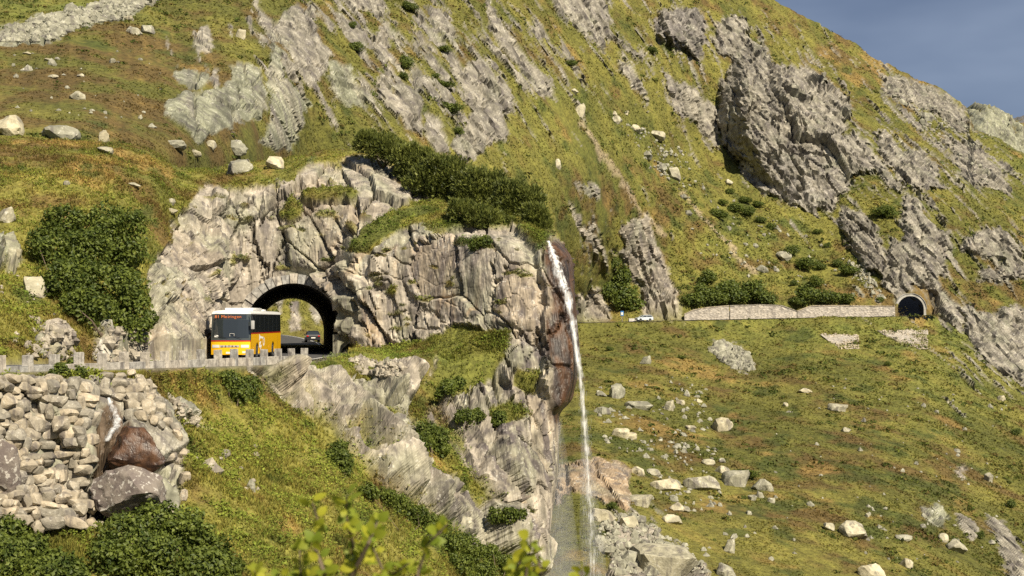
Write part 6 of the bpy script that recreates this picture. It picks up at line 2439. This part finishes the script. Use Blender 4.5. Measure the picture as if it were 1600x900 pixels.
# steering wheel and dashboard glimpse: pale dash card frame
b = MB()
b.tube([(-0.02, -0.262, 1.52), (-0.02, -0.25, 1.70), (0.26, -0.25, 1.70), (0.26, -0.262, 1.52)], 0.012, 5)
b.build('dash_frame', M['white_print'], bus)
for sx in (-1, 1):
    b = MB()
    b.tube([(sx * 1.20, 0.06, 2.86), (sx * 1.42, -0.18, 2.80), (sx * 1.46, -0.22, 2.55)], 0.028, 6)
    mi = b.build('mirror', M['bus_black'], bus)
    b = MB()
    b.box((sx * 1.46, -0.24, 2.26), (0.22, 0.14, 0.56), bevel=0.05)
    b.build('mirror_shell', M['bus_black'] if sx < 0 else M['grey_plastic'], mi, True)
for sx in (-1, 1):
    ys = [0.55, 1.75, 3.45, 5.15, 6.85, 8.55, 10.25, 11.85]
    for k in range(7):
        b = MB()
        b.extrude([(ys[k] + 0.04, 1.80), (ys[k + 1] - 0.04, 1.80), (ys[k + 1] - 0.04, 2.88), (ys[k] + 0.04 + (0.12 if k == 0 else 0), 2.88)], 'x', sx * 1.258, sx * 1.268)
        b.build('side_window', M['glass'], bus)
    for c in AW:
        wheel(bus, (sx * 1.10, c, 0.50), 0.49, 0.30, sx)
    for yy_ in (4.0, 6.2, 10.6):
        b = MB()
        b.box((sx * 1.272, yy_, 0.95), (0.004, 0.02, 1.1))
        b.build('panel_joint', M['bus_black'], bus)
# white horn emblem with arrow on the flank
em = MB()
for sgn in (1,):
    X = 1.276
    ring = [(4.9 + 0.34 * math.cos(a), 1.12 + 0.30 * math.sin(a)) for a in [2 * math.pi * k / 22 for k in range(22)]]
    rin = [(4.9 + 0.20 * math.cos(a), 1.12 + 0.17 * math.sin(a)) for a in [2 * math.pi * k / 22 for k in range(22)]]
    for k in range(22):
        q = [ring[k], ring[(k + 1) % 22], rin[(k + 1) % 22], rin[k]]
        em.poly([(X, p[0], p[1]) for p in q])
    em.poly([(X, 4.9, 1.42), (X, 3.6, 1.50), (X, 3.15, 1.64), (X, 3.15, 1.16), (X, 3.6, 1.36), (X, 4.9, 1.30)])
    em.poly([(X, 3.2, 1.10), (X, 3.9, 1.16), (X, 3.55, 0.86), (X, 4.2, 0.92), (X, 3.5, 0.44), (X, 3.65, 0.78), (X, 3.05, 0.72)])
em.build('horn_emblem', M['white_print'], bus)
for yy_, zz_ in ((1.2, 0.75), (7.0, 0.75)):
    b = MB()
    b.box((1.273, yy_, zz_), (0.012, 0.16, 0.06))
    b.build('side_marker', M['led'], bus)


def car(loc, rz, label, paint, tag_group=None, seed=0):
    e = empty('car', loc, rz)
    # rear at y=0 looking towards -y, length 4.3
    low = [(0.0, 0.42), (0.03, 0.30), (0.35, 0.24), *arch_pts(0.85, 0.34, 0.31, 0.24), *arch_pts(3.40, 0.34, 0.31, 0.24), (4.1, 0.26), (4.28, 0.45), (4.25, 0.66), (3.95, 0.80), (3.15, 0.92), (0.12, 0.98), (0.02, 0.80)]
    b = MB()
    b.extrude(low, 'x', -0.87, 0.87)
    b.build('body', paint, e, True)
    # tapered greenhouse
    def cabin(bm, zs, y0, y1, hw, grow=0.0):
        ring = []
        for z, a, c, w in zip(zs, y0, y1, hw):
            ring.append([bm.verts.new(p) for p in ((-w - grow, a - grow, z), (w + grow, a - grow, z), (w + grow, c + grow, z), (-w - grow, c + grow, z))])
        for r0, r1 in zip(ring, ring[1:]):
            for k in range(4):
                bm.faces.new((r0[k], r0[(k + 1) % 4], r1[(k + 1) % 4], r1[k]))
        bm.faces.new(ring[-1])
        bm.faces.new(ring[0][::-1])
    b = MB()
    cabin(b.bm, (0.94, 1.36), (0.14, 0.52), (3.15, 2.35), (0.80, 0.62))
    b.build('windows', M['glass'], e)
    b = MB()
    cabin(b.bm, (1.363, 1.43, 1.46), (0.46, 0.56, 0.75), (2.42, 2.3, 2.1), (0.645, 0.60, 0.48))
    b.build('roof', paint, e, True)
    for sx in (-1, 1):
        b = MB()
        b.tube([(sx * .80, 0.12, .95), (sx * .635, 0.50, 1.37)], 0.04, 6)
        b.tube([(sx * .81, 1.75, .95), (sx * .645, 1.62, 1.37)], 0.035, 6)
        b.tube([(sx * .80, 3.17, .95), (sx * .635, 2.37, 1.37)], 0.035, 6)
        b.build('pillars', paint, e)
        for yy_ in (0.85, 3.40):
            wheel(e, (sx * 0.80, yy_, 0.31), 0.30, 0.2, sx)
        b = MB()
        b.box((sx * 0.70, 0.02, 0.80), (0.26, 0.10, 0.16), bevel=0.03)
        b.build('tail_light', M['bus_red'] if False else M['tail'], e)
        b = MB()
        b.box((sx * 0.62, 4.17, 0.64), (0.34, 0.16, 0.12), bevel=0.03)
        b.build('headlight', M['lamp'], e)
        b = MB()
        b.box((sx * 0.95, 2.75, 0.98), (0.16, 0.10, 0.12), bevel=0.03)
        b.build('mirror', paint, e)
    b = MB()
    b.box((0, -0.012, 0.58), (0.52, 0.02, 0.12))
    b.build('number_plate', M['white_print'], e)
    b = MB()
    b.box((0, 0.0, 0.38), (1.66, 0.14, 0.16), bevel=0.04)
    b.build('bumper', M['bus_black'], e)
    tag(e, label, 'car')
    return e


M['tail'] = glossy('tail_lamp', (0.45, 0.012, 0.01), 0.2)
M['dark_paint'] = glossy('dark_car_paint', (0.018, 0.018, 0.022), 0.25)
M['silver_paint'] = glossy('silver_car_paint', (0.50, 0.55, 0.60), 0.3)
# the dark car drives out of the far end of the tunnel, away from us
k = int(np.argmin(np.abs(ROADC[:, 1] - 178)))
dv = ROADC[k + 2] - ROADC[k - 2]
cx = at(489.5, 536, ROADC[k][1])[0]
car((cx, ROADC[k][1], ROADC[k][2] + 0.01), math.atan2(dv[1], dv[0]) - math.pi / 2, 'black car with red tail lights leaving the far end of the tunnel', M['dark_paint'])
j = int(np.argmin(np.abs(FPX_ARR - 1018)))
dv = FROADC[j + 1] - FROADC[j - 1]
car(tuple(FROADC[j] + np.array([0, 0.6, 0.02])), math.atan2(dv[1], dv[0]) - math.pi / 2 + math.pi, 'pale silver car on the far road below the rock rib', M['silver_paint'])

# blue road sign by the far road
M['blue_sign'] = glossy('blue_sign_face', (0.03, 0.16, 0.42), 0.4, 0, 0.0)
j = int(np.argmin(np.abs(FPX_ARR - 968)))
sg = empty('road_sign', tuple(FROADC[j] + np.array([0, -1.2, 0])))
b = MB()
b.tube([(0, 0, -0.3), (0, 0, 2.6)], 0.06, 8)
b.build('post', M['rim'], sg)
b = MB()
b.box((0, -0.08, 2.0), (0.75, 0.04, 1.15), bevel=0.02)
b.build('sign_plate', M['blue_sign'], sg)
b = MB()
b.poly([(-0.22, -0.105, 1.65), (0.22, -0.105, 1.65), (0.22, -0.105, 2.25), (-0.22, -0.105, 2.25)])
b.build('sign_symbol', M['white_print'], sg)
tag(sg, 'small blue road sign on a thin post beside the far road', 'road sign')

# verge wall between the sign and the silver car
j0, j1 = int(np.argmin(np.abs(FPX_ARR - 984))), int(np.argmin(np.abs(FPX_ARR - 1003)))
b = MB()
pa, pb = FROADC[j0] + np.array([0, 2.6, 0]), FROADC[j1] + np.array([0, 2.6, 0])
mid = (pa + pb) / 2
b.box((0, 0, 0.25), (np.linalg.norm(pb - pa), 0.5, 0.9), Matrix.Rotation(math.atan2(pb[1] - pa[1], pb[0] - pa[0]), 3, 'Z'), bevel=0.06)
o = b.build('kerb_wall', M['concrete'])
o.location = mid
tag(o, 'short low pale wall between the blue sign and the silver car', 'wall')
print('done', round(time.time() - T0, 1), 'tris', sum(len(m.loops) - 2 * len(m.polygons) for m in {o.data for o in sc.objects if o.type == 'MESH'}))
